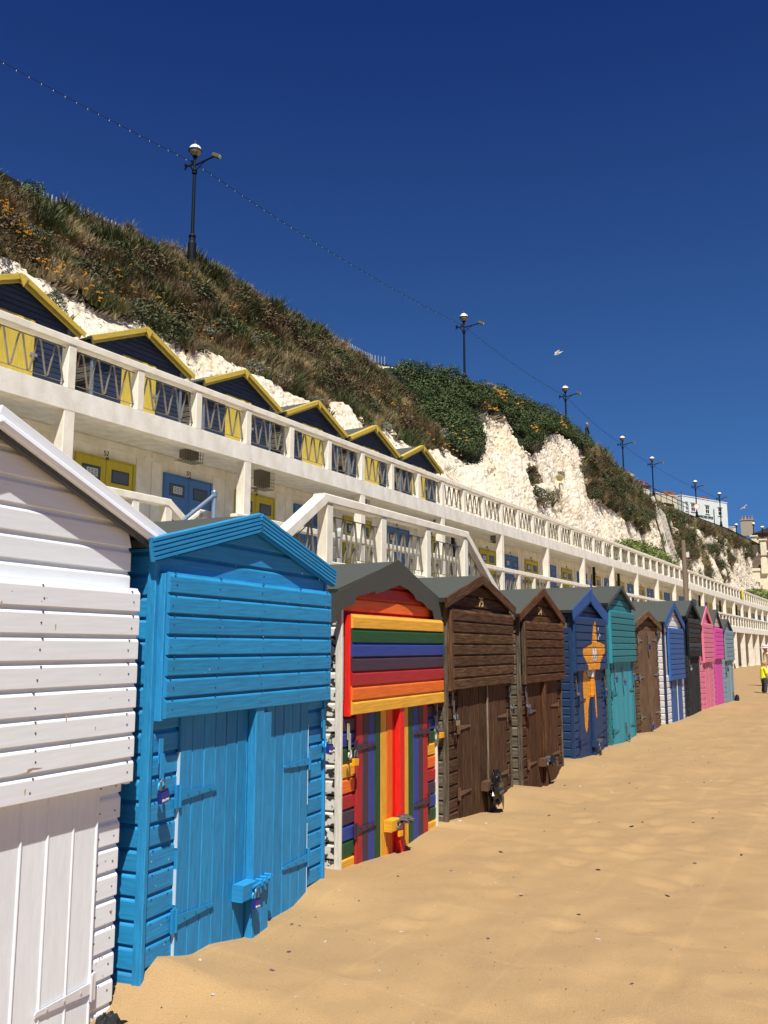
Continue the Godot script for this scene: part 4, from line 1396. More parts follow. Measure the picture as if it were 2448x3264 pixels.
func gull(label: String, at: Vector3, rot: Vector3, size: float, _k: float) -> void:
	var t := thing("gull", label, "bird", at)
	t.rotation = rot
	var m := MB.new()
	var white := Color(0.78, 0.77, 0.74)
	# body along -z to +z as a lofted spindle with tail and bill
	var secs := [[-0.30, 0.004, 0.004, 0.0], [-0.25, 0.018, 0.018, 0.0], [-0.215, 0.038, 0.04, 0.005], [-0.16, 0.045, 0.05, 0.005], [-0.05, 0.07, 0.068, 0.0], [0.06, 0.068, 0.06, 0.0], [0.17, 0.04, 0.032, 0.005], [0.24, 0.055, 0.012, 0.01], [0.33, 0.085, 0.006, 0.01]]
	for i in secs.size() - 1:
		for k in 10:
			var q := []
			for e in [[i, k], [i, k + 1], [i + 1, k + 1], [i + 1, k]]:
				var s: Array = secs[e[0]]
				var a: float = TAU * e[1] / 10.0
				q.append(Vector3(cos(a) * s[1], sin(a) * s[2] + s[3], s[0]) * 1.0)
			m.quad(q[0], q[1], q[2], q[3], Color(0.6, 0.45, 0.08) if i == 0 else white)
	for side in [-1.0, 1.0]:
		var st := [[0.04, -0.10, 0.09, 0.03], [0.22, -0.15, 0.06, 0.13], [0.42, -0.13, 0.05, 0.15], [0.58, -0.05, 0.07, 0.11], [0.68, 0.04, 0.09, 0.06]]
		for i in st.size() - 1:
			var a: Array = st[i]
			var b: Array = st[i + 1]
			var q := Color(0.50, 0.49, 0.47) if i < 3 else Color(0.03, 0.03, 0.03)
			var a0 := Vector3(a[0] * side, a[3], a[1])
			var a1 := Vector3(a[0] * side, a[3], a[2])
			var b0 := Vector3(b[0] * side, b[3], b[1])
			var b1 := Vector3(b[0] * side, b[3], b[2])
			var th := Vector3(0, 0.012 if i < 3 else 0.006, 0)
			m.quad(a0 + th, b0 + th, b1 + th, a1 + th, q)
			m.quad(a0 - th, a1 - th, b1 - th, b0 - th, white if i < 3 else q)
			m.quad(a0 - th, b0 - th, b0 + th, a0 + th, white)
			m.quad(a1 - th, a1 + th, b1 + th, b1 - th, white)
	var b := obj("body", m, M.cloth, t)
	b.scale = Vector3(size, size, size) * 1.5

# ---------------------------------------------------------------- beach huts
# one weatherboard: flat face, bevelled top, shadow edge below
func lap(mb: MB, o: Vector3, ex: Vector3, ey: Vector3, ez: Vector3, x0b: float, x1b: float, x0t: float, x1t: float, h: float, t: float, col: Color) -> void:
	var flip := ex.cross(ey).dot(ez) < 0.0
	var prof := [Vector2(0, 0), Vector2(0, t * 0.92), Vector2(0.004, t), Vector2(h * 0.74, t), Vector2(h * 0.80, t * 0.88), Vector2(h * 0.88, t * 0.45), Vector2(h * 0.97, t * 0.22), Vector2(h, t * 0.2), Vector2(h, 0)]
	var l := []
	var r := []
	for p in prof:
		var f: float = p.x / h
		l.append(o + ex * lerpf(x0b, x0t, f) + ey * p.x + ez * p.y)
		r.append(o + ex * lerpf(x1b, x1t, f) + ey * p.x + ez * p.y)
	var ln := x1b - x0b
	for i in prof.size() - 1:
		var va: float = prof[i].x + prof[i].y
		var vb: float = prof[i + 1].x + prof[i + 1].y
		if flip:
			mb.tri(r[i], l[i], l[i + 1], col, Vector2(ln, va), Vector2(0, va), Vector2(0, vb))
			mb.tri(r[i], l[i + 1], r[i + 1], col, Vector2(ln, va), Vector2(0, vb), Vector2(ln, vb))
		else:
			mb.tri(l[i], r[i], r[i + 1], col, Vector2(0, va), Vector2(ln, va), Vector2(ln, vb))
			mb.tri(l[i], r[i + 1], l[i + 1], col, Vector2(0, va), Vector2(ln, vb), Vector2(0, vb))
	for i in range(1, prof.size() - 1):
		if flip:
			mb.tri(l[0], l[i], l[i + 1], col)
			mb.tri(r[0], r[i + 1], r[i], col)
		else:
			mb.tri(l[0], l[i + 1], l[i], col)
			mb.tri(r[0], r[i], r[i + 1], col)

func fresh() -> MB:
	var m := MB.new()
	m.uo = Vector2(rng.randf() * 9.0, rng.randf() * 9.0)
	return m

func mural(mb: MB) -> void:
	for i in mb.v.size():
		mb.u[i] = Vector2(mb.v[i].x / 2.0, (2.2 - mb.v[i].y) / 2.6)

func mural_material() -> StandardMaterial3D:
	var w := 640
	var h := 832
	var im := Image.create(w, h, false, Image.FORMAT_RGB8)
	var star := PackedVector2Array()
	var a := [1.19, 2.08, 1.04, 1.97, 0.96, 1.81, 0.92, 1.68, 0.64, 1.64, 0.39, 1.60, 0.33, 1.53, 0.44, 1.43, 0.62, 1.33, 0.66, 1.26, 0.57, 1.16, 0.53, 1.0, 0.55, 0.78, 0.58, 0.43, 0.62, 0.28, 0.68, 0.24, 0.77, 0.32, 0.83, 0.6, 0.92, 0.76, 1.1, 0.86, 1.2, 0.78, 1.28, 0.45, 1.33, 0.42, 1.37, 0.48, 1.34, 0.78, 1.30, 1.07, 1.35, 1.22, 1.42, 1.3, 1.46, 1.37, 1.72, 1.5, 1.79, 1.6, 1.73, 1.67, 1.42, 1.71, 1.27, 1.71, 1.23, 1.91]
	for i in range(0, a.size(), 2):
		star.append(Vector2(a[i], a[i + 1]))
	var wear := FastNoiseLite.new()
	wear.seed = 8
	wear.frequency = 0.02
	wear.fractal_octaves = 5
	for py in h:
		for px in w:
			var q := Vector2(2.0 * px / w, 2.2 - 2.6 * py / h)
			var n := wear.get_noise_2d(px * 0.5, py * 3.0)
			var c := Color8(20, 54, 100)
			if q.x > 0.28 and q.x < 1.84 and q.y > 0.2 and q.y < 2.1:
				var inside := Geometry2D.is_point_in_polygon(q, star)
				var line := false
				for d in [Vector2(0.012, 0), Vector2(-0.012, 0), Vector2(0, 0.012), Vector2(0, -0.012)]:
					if Geometry2D.is_point_in_polygon(q + d, star) != inside:
						line = true
				if line:
					c = Color8(24, 22, 24)
				elif inside:
					c = Color8(226, 152, 36)
				for e in [[1.00, 1.50, 0.066, 0.115], [1.14, 1.50, 0.066, 0.115]]:
					var r := pow((q.x - e[0]) / e[2], 2.0) + pow((q.y - e[1]) / e[3], 2.0)
					if r < 1.25:
						c = Color8(24, 22, 24)
					if r < 1.0:
						c = Color8(228, 228, 224)
					if pow((q.x - e[0]) / 0.025, 2.0) + pow((q.y - e[1] + 0.05) / 0.035, 2.0) < 1.0:
						c = Color8(24, 22, 24)
				var sm := pow((q.x - 1.0) / 0.23, 2.0) + pow((q.y - 1.25) / 0.14, 2.0)
				if q.y < 1.25 and sm < 1.12:
					c = Color8(24, 22, 24)
				if q.y < 1.243 and sm < 0.86:
					c = Color8(226, 226, 222) if absf(fmod(q.x, 0.11) - 0.055) > 0.008 else Color8(24, 22, 24)
				for e in [[1.36, 1.92], [1.45, 1.82], [1.35, 1.77]]:
					if absf(q.x - e[0]) < 0.022 and absf(q.y - e[1]) < 0.03:
						c = Color8(215, 220, 225)
			im.set_pixel(px, py, c * (0.93 + 0.16 * n))
	var m := StandardMaterial3D.new()
	m.albedo_texture = ImageTexture.create_from_image(im)
	m.roughness = 0.6
	return m

func strap_hinge(t: Node3D, x: float, y: float, side: float, ln: float, col: Color) -> void:
	var m := MB.new()
	m.ext(PackedVector2Array([Vector2(0, -0.026), Vector2(side * ln * 0.97, -0.010), Vector2(side * ln, 0), Vector2(side * ln * 0.97, 0.010), Vector2(0, 0.026)]), Vector3(x, y, 0.023), Vector3.RIGHT, Vector3.UP, Vector3.BACK, 0.006, col)
	m.box(minf(x - side * 0.035, x - side * 0.004), maxf(x - side * 0.035, x - side * 0.004), y - 0.062, y + 0.062, 0.012, 0.026, col, 0.002)
	m.tube(PackedVector3Array([Vector3(x, y - 0.06, 0.028), Vector3(x, y + 0.06, 0.028)]), 0.009, 6, col)
	for k in 3:
		m.box(x + side * ln * (0.2 + 0.3 * k) - 0.005, x + side * ln * (0.2 + 0.3 * k) + 0.005, y - 0.005, y + 0.005, 0.029, 0.033, col * 0.7)
	obj("hinge", m, M.metal, t)

func bolt(t: Node3D, x: float, y: float, col: Color, block: Color, fitting: Color) -> void:
	var m := fresh()
	m.box(x - 0.11, x + 0.04, y - 0.05, y + 0.05, 0.02, 0.10, block, 0.006)
	obj("bolt_block", m, M.wood, t)
	m = MB.new()
	m.tube(PackedVector3Array([Vector3(x - 0.01, y + 0.02, 0.108), Vector3(x + 0.22, y + 0.035, 0.108)]), 0.010, 8, fitting)
	m.tube(PackedVector3Array([Vector3(x - 0.01, y - 0.015, 0.112), Vector3(x - 0.03, y - 0.035, 0.115), Vector3(x - 0.01, y - 0.05, 0.115), Vector3(x + 0.02, y - 0.03, 0.112), Vector3(x + 0.015, y, 0.11), Vector3(x + 0.07, y + 0.022, 0.108)]), 0.008, 7, fitting)
	for k in 3:
		m.box(x + 0.07 + k * 0.055, x + 0.088 + k * 0.055, y + 0.008 + k * 0.004, y + 0.05 + k * 0.004, 0.07, 0.122, fitting, 0.004)
	m.box(x + 0.05, x + 0.21, y + 0.0, y + 0.06, 0.062, 0.07, fitting, 0.003)
	obj("bolt", m, M.metal, t)

func hasp(t: Node3D, x: float, y: float, col: Color) -> void:
	var m := MB.new()
	m.box(x - 0.02, x + 0.02, y, y + 0.13, 0.024, 0.032, col, 0.003)
	m.box(x - 0.018, x + 0.018, y - 0.08, y + 0.05, 0.036, 0.044, col, 0.003)
	m.tube(PackedVector3Array([Vector3(x - 0.03, y - 0.10, 0.05), Vector3(x - 0.055, y - 0.125, 0.06), Vector3(x - 0.03, y - 0.15, 0.06), Vector3(x, y - 0.13, 0.055), Vector3(x, y - 0.08, 0.05)]), 0.009, 6, col)
	obj("hasp", m, M.metal, t)

func padlock(label: String, at: Vector3, turn: float, size: float, body: Color, trim: Color, word := "") -> void:
	var t := thing("padlock", label, "padlock", at, turn, "padlocks on the hut doors")
	t.rotation.z = rng.randf_range(-0.15, 0.15)
	var m := MB.new()
	m.box(-0.5 * size, 0.5 * size, -1.0 * size, -0.12 * size, -0.2 * size, 0.2 * size, body, 0.09 * size)
	obj("body", m, M.plastic, t)
	m = MB.new()
	m.box(-0.46 * size, 0.46 * size, -0.12 * size, 0.0, -0.16 * size, 0.16 * size, trim, 0.04 * size)
	obj("collar", m, M.metal, t)
	m = MB.new()
	var arc := PackedVector3Array()
	arc.append(Vector3(-0.3 * size, -0.05 * size, 0))
	for k in 9:
		var a := PI - k * PI / 8.0
		arc.append(Vector3(cos(a) * 0.3 * size, 0.45 * size + sin(a) * 0.3 * size, 0))
	arc.append(Vector3(0.3 * size, -0.05 * size, 0))
	m.tube(arc, 0.075 * size, 7, Color(0.16, 0.16, 0.17))
	obj("shackle", m, M.metal, t)
	if word:
		var tm := TextMesh.new()
		tm.text = word
		tm.font_size = 16
		tm.pixel_size = size * 0.016
		tm.depth = 0.002
		var o := put("lettering", tm, M.white, t)
		o.position = Vector3(0, -0.75 * size, 0.205 * size)

# a crumpled plastic wrap
func crumple(mb: MB, o: Vector3, sc: Vector3, col: Color, seed_: int, rough := 0.55) -> void:
	var nz := FastNoiseLite.new()
	nz.seed = seed_
	nz.frequency = 1.6
	nz.fractal_type = FastNoiseLite.FRACTAL_RIDGED
	var at := func(i: int, j: int) -> Vector3:
		var th := PI * i / 12.0
		var ph := TAU * (j % 18) / 18.0
		var d := Vector3(sin(th) * cos(ph), cos(th), sin(th) * sin(ph))
		return o + d * sc * (0.75 + rough * nz.get_noise_3dv(d * 1.3))
	for i in 12:
		for j in 18:
			mb.quad(at.call(i, j + 1), at.call(i, j), at.call(i + 1, j), at.call(i + 1, j + 1), col)

func hut(p: Dictionary) -> Node3D:
	var t := thing("beach_hut", p.label, "beach hut", Vector3(p.at[0], 0, p.at[1]), deg_to_rad(p.yaw), "beach huts in the row")
	var W: float = p.W
	var D: float = p.get("D", 1.9)
	var E: float = p.eave
	var A: float = p.apex - 0.07
	var ax: float = p.get("ax", W / 2)
	var wm: Material = M[p.get("mat", "wood")]
	var cf: Color = p.front
	var cs: Color = p.get("side", cf)
	var sh: Array = p.get("shutter", [])
	var dr: Array = p.door
	var yb := -0.55
	var bh: float = p.get("board", 0.125)
	var lim := func(y: float) -> Array:
		if y <= E:
			return [0.0, W]
		var f := clampf((y - E) / (A - E), 0.0, 1.0)
		return [ax * f, W + (ax - W) * f]
	# carcass
	var m := MB.new()
	m.ext(PackedVector2Array([Vector2(0.002, yb), Vector2(W - 0.002, yb), Vector2(W - 0.002, E), Vector2(ax, A), Vector2(0.002, E)]), Vector3(0, 0, -D), Vector3.RIGHT, Vector3.UP, Vector3.BACK, D - 0.024, cs * 0.8)
	obj("wall", m, wm, t)
	# front boards
	var y := yb
	var row := 0
	var rowc: Array = p.get("rows", [])
	while y < A - 0.03:
		var h := minf(bh, A - y)
		var spans := []
		if y < dr[2] - 0.04:
			spans = [[0.0, dr[0]], [dr[1], W]]
		elif sh and y > sh[2] + 0.03 and y + h < sh[3] - 0.03:
			spans = []
		else:
			spans = [[0.0, W]]
		for s in spans:
			var lb: Array = lim.call(y)
			var lt: Array = lim.call(minf(y + h, A - 0.005))
			var b0 := maxf(s[0], lb[0])
			var b1 := minf(s[1], lb[1])
			var t0 := maxf(s[0], lt[0])
			var t1 := minf(s[1], lt[1])
			if b1 - b0 < 0.03:
				continue
			var mb := fresh()
			var c := cf
			if rowc:
				c = rowc[posmod(row, rowc.size())]
			if p.has("gable") and y > (sh[3] if sh else E) - 0.06:
				c = p.gable[mini(int((y - sh[3] + 0.06) / bh), p.gable.size() - 1)] if p.gable is Array else p.gable
			lap(mb, Vector3(0, y, -0.024 + rng.randf() * 0.002), Vector3.RIGHT, Vector3.UP, Vector3.BACK, b0, b1, t0, t1, h, 0.024, vary(c, p.get("vary", 0.06)))
			if p.has("mural"):
				mural(mb)
			obj("board", mb, p.mural if p.has("mural") else wm, t)
		y += bh
		row += 1
	# side boards
	for side in [-1, 1]:
		if side > 0 and not p.get("both", false):
			continue
		var x := 0.0 if side < 0 else W
		y = yb
		while y < E - 0.02:
			var mb := fresh()
			lap(mb, Vector3(x, y, 0), Vector3.BACK if side < 0 else Vector3.FORWARD, Vector3.UP, Vector3(side, 0, 0), -D if side < 0 else 0.03, -0.03 if side < 0 else D, -D if side < 0 else 0.03, -0.03 if side < 0 else D, minf(bh, E - y), 0.022, vary(cs, p.get("vary", 0.06)))
			obj("side_board", mb, M[p.get("side_mat", p.get("mat", "wood"))], t)
			y += bh
	if p.has("post"):
		for x in [-0.012, W + 0.012]:
			m = fresh()
			m.box(x - 0.016, x + 0.016, yb, E + 0.02, -0.04, 0.018, p.post, 0.004)
			obj("corner_post", m, wm, t)
	# door leaves of vertical planks
	var n: int = p.get("planks", 10)
	var dc = p.doorcol
	var dw: float = (dr[1] - dr[0]) / n
	m = MB.new()
	m.box(dr[0], dr[1], yb, dr[2], -0.023, -0.006, (dc[0] if dc is Array else dc) * 0.35)
	var dn := obj("door", m, M.wood, t)
	for k in n:
		var mb := fresh()
		var x0: float = dr[0] + dw * k + 0.0025
		var zt := 0.014 + rng.randf() * 0.004
		var c: Color = dc[k % dc.size()] if dc is Array else dc
		mb.ext(MB.rect(x0, x0 + dw - 0.005, -0.006, zt, 0.0045), Vector3(0, yb, 0), Vector3.RIGHT, Vector3.BACK, Vector3.UP, dr[2] - yb, vary(c, p.get("vary", 0.06)))
		if p.has("mural"):
			mural(mb)
		obj("plank", mb, p.mural if p.has("mural") else wm, dn)
	if p.has("bead"):
		for k in n + 1:
			m = MB.new()
			m.tube(PackedVector3Array([Vector3(dr[0] + dw * k, yb, 0.014), Vector3(dr[0] + dw * k, dr[2], 0.014)]), 0.0085, 8, p.bead)
			obj("bead", m, wm, dn)
	if p.has("gap"):
		for k in 2:
			m = MB.new()
			var gx: float = dr[k]
			for j in 5:
				m.box(gx - 0.002, gx + 0.002, -0.4 + j * 0.3, -0.4 + j * 0.3 + rng.randf_range(0.14, 0.27), -0.004, 0.0185, p.gap)
			obj("sealant_line", m, M.cloth, dn).set_meta("kind", "stuff")
	if p.has("centre"):
		var c: Array = p.centre
		m = fresh()
		m.box(c[0], c[0] + c[2], yb, dr[2] - 0.005, 0.016, 0.016 + c[1], c[3], 0.005)
		if p.has("mural"):
			mural(m)
		obj("cover_strip", m, p.mural if p.has("mural") else wm, dn)
		if c.size() > 4:
			m = fresh()
			m.box(c[0] + c[2] + 0.003, c[0] + c[2] * 2.0, yb, dr[2] - 0.05, 0.016, 0.012 + c[1], c[4], 0.005)
			obj("cover_strip", m, wm, dn)
	if p.has("hinge"):
		for hy in p.get("hinges", [0.12, 0.78]):
			strap_hinge(dn, dr[0], hy, 1.0, 0.36, vary(p.hinge, 0.1))
			strap_hinge(dn, dr[1], hy + 0.02, -1.0, 0.36, vary(p.hinge, 0.1))
	# shutter over the upper half
	if sh:
		var sc: Array = p.shuttercol if p.shuttercol is Array else [p.shuttercol]
		m = fresh()
		m.box(sh[0] + 0.02, sh[1] - 0.02, sh[2] + 0.01, sh[3] - 0.004, 0.003, 0.058, (p.get("batten", sc[0]) as Color))
		var st := obj("shutter", m, wm, t)
		for k in 2:
			m = fresh()
			var x0: float = [sh[0] - 0.012, sh[1] - 0.028][k]
			m.box(x0, x0 + 0.04, sh[2] - 0.012, sh[3] - 0.01, 0.006, 0.0595, p.get("batten", sc[0]), 0.004)
			obj("batten", m, wm, st)
		var rows := int(round((sh[3] - sh[2]) / p.get("slat", bh * 1.02)))
		var rh: float = (sh[3] - sh[2]) / rows
		for k in rows:
			var mb := fresh()
			lap(mb, Vector3(0, sh[2] + k * rh, 0.059 + rng.randf() * 0.002), Vector3.RIGHT, Vector3.UP, Vector3.BACK, sh[0] + 0.005, sh[1], sh[0] + 0.005, sh[1], rh, 0.024, vary(sc[(rows - 1 - k) % sc.size()], p.get("vary", 0.06)))
			if p.has("mural"):
				mural(mb)
			obj("slat", mb, p.mural if p.has("mural") else wm, st)
	# roof
	var ov: float = p.get("ov", 0.11)
	var o: float = p.get("o", 0.11)
	var rc: Color = p.get("roof", Color(0.088, 0.100, 0.093))
	for side in [-1.0, 1.0]:
		var half := ax if side < 0 else W - ax
		var dirn := Vector3(side * half, E - A, 0).normalized()
		var upn: Vector3 = Vector3(0, 0, 1).cross(dirn) * side
		var ln := (half + ov) / absf(dirn.x)
		var top := Vector3(ax, A + 0.012, 0)
		m = fresh()
		m.ext(MB.rect(0, 0.045, -D - 0.05, o - 0.004), top, upn, Vector3.BACK, dirn, ln, rc)
		obj("roof_felt", m, M.felt, t)
		m = fresh()
		var bc: Color = p.barge
		match p.get("style", "plain"):
			"ribbed":
				var prof := PackedVector2Array([Vector2(0.056, o - 0.02), Vector2(0.056, o + 0.012)])
				for k in 5:
					var yy := 0.053 - k * 0.026
					prof.append_array([Vector2(yy - 0.002, o + 0.02), Vector2(yy - 0.018, o + 0.02), Vector2(yy - 0.0205, o + 0.007), Vector2(yy - 0.0255, o + 0.007)])
				prof.append_array([Vector2(-0.078, o + 0.018), Vector2(-0.078, o - 0.02)])
				m.ext(prof, top, upn, Vector3.BACK, dirn, ln + 0.03, bc)
			"double":
				m.ext(MB.rect(0.004, 0.058, o, o + 0.022, 0.004), top, upn, Vector3.BACK, dirn, ln + 0.04, bc)
				m.ext(PackedVector2Array([Vector2(0.0, o + 0.02), Vector2(0.0, o + 0.038), Vector2(-0.01, o + 0.048), Vector2(-0.028, o + 0.053), Vector2(-0.046, o + 0.046), Vector2(-0.052, o + 0.034), Vector2(-0.052, o + 0.02)]), top, upn, Vector3.BACK, dirn, ln + 0.03, bc)
				m.ext(MB.rect(-0.075, -0.002, o - 0.01, o + 0.0195), top, upn, Vector3.BACK, dirn, ln, Color(0.07, 0.068, 0.065))
			"scallop":
				var prof := PackedVector2Array([Vector2(0, 0.05), Vector2(ln + 0.03, 0.05)])
				var teeth := int(ln / 0.055)
				for k in teeth:
					var xx := ln + 0.02 - k * ln / teeth
					prof.append_array([Vector2(xx, -0.10), Vector2(xx - 0.014, -0.145), Vector2(xx - 0.03, -0.145), Vector2(xx - 0.044, -0.10)])
				prof.append(Vector2(0.0, -0.10))
				m.ext(prof, top + Vector3(0, 0, o), dirn, upn, Vector3(0, 0, 1), 0.02, bc)
			"none":
				pass
			_:
				var bw: float = p.get("bw", 0.105)
				m.ext(MB.rect(0.052 - bw, 0.052, o, o + 0.024, 0.004), top, upn, Vector3.BACK, dirn, ln + 0.03, vary(bc, 0.08))
		if m.v.size():
			obj("barge_board", m, wm, t)
	return t

func build_huts() -> void:
	var white := Color(0.80, 0.85, 0.91)
	hut({"label": "white weatherboard beach hut, nearest and cut off by the left picture edge", "at": [1.565, -3.354], "yaw": 4.2, "W": 2.0, "eave": 2.25, "apex": 2.69, "ax": 1.0, "front": white, "doorcol": white, "door": [0.18, 1.815, 0.93], "shutter": [0.0, 1.99, 0.915, 1.915], "shuttercol": white, "slat": 0.125, "board": 0.128, "planks": 10, "style": "double", "mat": "smooth", "barge": white, "o": 0.045, "ov": 0.2, "vary": 0.02, "hinge": white, "hinges": [-0.06], "bead": white, "roof": Color(0.5, 0.48, 0.48)})
	var blue := Color(0.017, 0.272, 0.585)
	hut({"label": "bright blue beach hut with ribbed barge boards, beside the white hut", "at": [3.72, -3.46], "yaw": 5.0, "W": 2.02, "eave": 2.155, "apex": 2.49, "ax": 1.01, "front": blue, "doorcol": blue, "door": [0.25, 1.77, 1.24], "shutter": [0.015, 1.985, 1.22, 2.02], "shuttercol": blue, "slat": 0.115, "board": 0.122, "planks": 13, "centre": [0.96, 0.06, 0.10, blue, blue], "style": "ribbed", "barge": blue, "post": blue, "hinge": blue * 1.1, "vary": 0.10, "o": 0.04, "ov": 0.07, "gap": Color(0.45, 0.6, 0.7)})
	# rainbow hut
	var red := Color(0.42, 0.018, 0.02)
	var hot := Color(0.78, 0.012, 0.006)
	var ora := Color(0.80, 0.155, 0.012)
	var yel := Color(0.80, 0.41, 0.035)
	var gre := Color(0.010, 0.075, 0.022)
	var ind := Color(0.028, 0.055, 0.30)
	var pur := Color(0.060, 0.032, 0.055)
	var rb := hut({"label": "rainbow striped beach hut with torn roofing felt over its gable", "at": [6.3, -3.82], "yaw": 2.3, "W": 1.96, "eave": 2.06, "apex": 2.41, "ax": 0.98, "front": red, "rows": [pur, red, ora, yel, gre, ind], "side": Color(0.72, 0.71, 0.68), "side_mat": "flaked", "doorcol": [red, pur, ind, gre, yel, ora, hot, ora, yel, gre, ind, pur, red], "door": [0.24, 1.74, 1.08], "shutter": [0.05, 2.0, 1.06, 1.88], "shuttercol": [yel, gre, ind, pur, red, ora, yel], "batten": hot, "slat": 0.117, "board": 0.123, "gable": [ora, red], "planks": 13, "centre": [0.98, 0.055, 0.10, hot], "style": "none", "barge": red, "post": Color(0.75, 0.73, 0.66), "hinge": pur * 1.2, "vary": 0.05, "ov": 0.14, "o": 0.052})
	var fm := fresh()
	var felt := Color(0.085, 0.088, 0.085)
	fm.ext(PackedVector2Array([Vector2(-0.20, 1.86), Vector2(-0.04, 1.935), Vector2(0.12, 1.965), Vector2(0.14, 2.03), Vector2(0.30, 2.055), Vector2(0.49, 2.095), Vector2(0.51, 2.07), Vector2(0.76, 2.125), Vector2(1.0, 2.18), Vector2(1.10, 2.165), Vector2(1.20, 2.15), Vector2(1.33, 2.105), Vector2(1.38, 2.06), Vector2(1.54, 2.045), Vector2(1.66, 1.99), Vector2(1.78, 1.97), Vector2(1.82, 1.89), Vector2(1.86, 1.82), Vector2(1.96, 1.84), Vector2(2.11, 1.88), Vector2(2.11, 2.05), Vector2(0.98, 2.415), Vector2(-0.20, 2.045)]), Vector3(0, -0.004, 0.054), Vector3.RIGHT, Vector3.UP, Vector3.BACK, 0.006, felt)
	fm.box(-0.203, -0.197, 1.80, 2.04, -1.0, 0.058, felt)
	obj("torn_felt", fm, M.felt, rb)
	# two stained brown huts
	var br := Color(0.118, 0.066, 0.038)
	var pale_grey := Color(0.20, 0.175, 0.135)
	var h3 := hut({"label": "dark brown stained beach hut numbered 75", "at": [8.35, -3.81], "yaw": 4.0, "W": 2.2, "eave": 2.08, "apex": 2.43, "ax": 1.06, "front": br, "side": pale_grey, "mat": "stain", "doorcol": br, "door": [0.29, 2.0, 1.2], "shutter": [0.02, 2.16, 1.18, 2.0], "shuttercol": br * 1.15, "batten": br * 1.5, "slat": 0.117, "board": 0.13, "planks": 13, "centre": [1.22, 0.02, 0.035, Color(0.30, 0.25, 0.19)], "barge": br * 1.2, "post": pale_grey * 0.8, "hinge": br * 1.3, "vary": 0.18, "o": 0.045})
	var rbr := Color(0.125, 0.060, 0.034)
	var h4 := hut({"label": "reddish brown beach hut numbered 74 with sharp red-brown gable", "at": [10.96, -3.97], "yaw": 1.8, "W": 1.86, "eave": 2.02, "apex": 2.43, "ax": 0.96, "front": rbr, "side": pale_grey, "mat": "stain", "doorcol": rbr, "door": [0.22, 1.64, 1.17], "shutter": [0.08, 1.86, 1.15, 1.95], "shuttercol": rbr, "batten": Color(0.14, 0.11, 0.075), "slat": 0.117, "board": 0.13, "planks": 11, "centre": [0.85, 0.05, 0.09, rbr * 1.25], "barge": rbr * 1.35, "post": pale_grey * 0.8, "hinge": rbr * 1.3, "vary": 0.16, "o": 0.045})
	for q in [[h3, "75", 1.14, 2.12], [h4, "74", 0.94, 2.11]]:
		var tm := TextMesh.new()
		tm.text = q[1]
		tm.font_size = 24
		tm.pixel_size = 0.0062
		tm.depth = 0.006
		var o := put("hut_number", tm, M.pale, q[0])
		o.position = Vector3(q[2], q[3], 0.004)
	# a short grey plank end between the roofs of 74 and the navy hut
	for q in [[h4, 1.93, 1.93], [h3, 2.27, 1.99]]:
		var e := fresh()
		e.box(q[1] - 0.05, q[1] + 0.40, q[2] - 0.03, q[2] + 0.05, -0.5, 0.0, Color(0.25, 0.22, 0.17), 0.005)
		obj("eaves_board", e, M.stain, q[0])
	var mm := mural_material()
	var navy := Color(0.009, 0.042, 0.125)
	var h5 := hut({"label": "navy blue beach hut with an orange starfish painted on it", "at": [13.74, -4.12], "yaw": 0.5, "W": 1.98, "eave": 2.17, "apex": 2.56, "ax": 0.97, "front": Color.WHITE, "side": navy, "mural": mm, "doorcol": Color.WHITE, "door": [0.3, 1.72, 1.26], "shutter": [0.02, 1.92, 1.24, 2.1], "shuttercol": Color.WHITE, "batten": navy * 1.3, "slat": 0.122, "board": 0.125, "planks": 9, "centre": [0.98, 0.05, 0.09, navy], "style": "scallop", "barge": Color(0.02, 0.085, 0.30), "post": navy, "hinge": navy, "vary": 0.02, "o": 0.06, "D": 2.0})
	var fin := MB.new()
	fin.ext(PackedVector2Array([Vector2(-0.03, -0.14), Vector2(0.03, -0.14), Vector2(0.035, 0.06), Vector2(0.015, 0.10), Vector2(0.028, 0.15), Vector2(0, 0.24), Vector2(-0.028, 0.15), Vector2(-0.015, 0.10), Vector2(-0.035, 0.06)]), Vector3(0.97, 2.5, 0.082), Vector3.RIGHT, Vector3.UP, Vector3.BACK, 0.02, Color(0.02, 0.085, 0.30))
	obj("finial", fin, M.wood, h5)
	var teal := Color(0.020, 0.185, 0.215)
	var aqua := Color(0.030, 0.32, 0.42)
	hut({"label": "teal beach hut with weathered green-streaked shutter and turquoise door", "at": [16.01, -4.13], "yaw": 0.8, "W": 1.95, "eave": 2.38, "apex": 2.78, "ax": 0.95, "front": teal * 0.9, "side": pale_grey, "side_mat": "stain", "doorcol": aqua, "door": [0.16, 1.86, 1.36], "shutter": [0.05, 1.93, 1.34, 2.28], "shuttercol": teal, "batten": aqua, "slat": 0.125, "board": 0.128, "planks": 9, "barge": Color(0.06, 0.075, 0.065), "post": teal, "bw": 0.07, "hinge": teal * 1.2, "vary": 0.12, "o": 0.05, "D": 2.1, "roof": Color(0.082, 0.094, 0.087)})
	var wood := Color(0.245, 0.158, 0.10)
	hut({"label": "bare brown timber beach hut with full-height plank doors and no shutter", "at": [18.35, -4.19], "yaw": 0.0, "W": 2.25, "eave": 2.08, "apex": 2.40, "ax": 1.08, "front": wood * 0.75, "side": wood * 0.8, "mat": "stain", "doorcol": wood, "door": [0.28, 1.95, 1.96], "board": 0.125, "planks": 9, "barge": wood * 0.85, "bw": 0.13, "hinge": Color(0.2, 0.19, 0.17), "hinges": [0.2, 1.0, 1.75], "vary": 0.14, "o": 0.05, "ov": 0.15, "D": 2.0})
	var royal := Color(0.026, 0.092, 0.29)
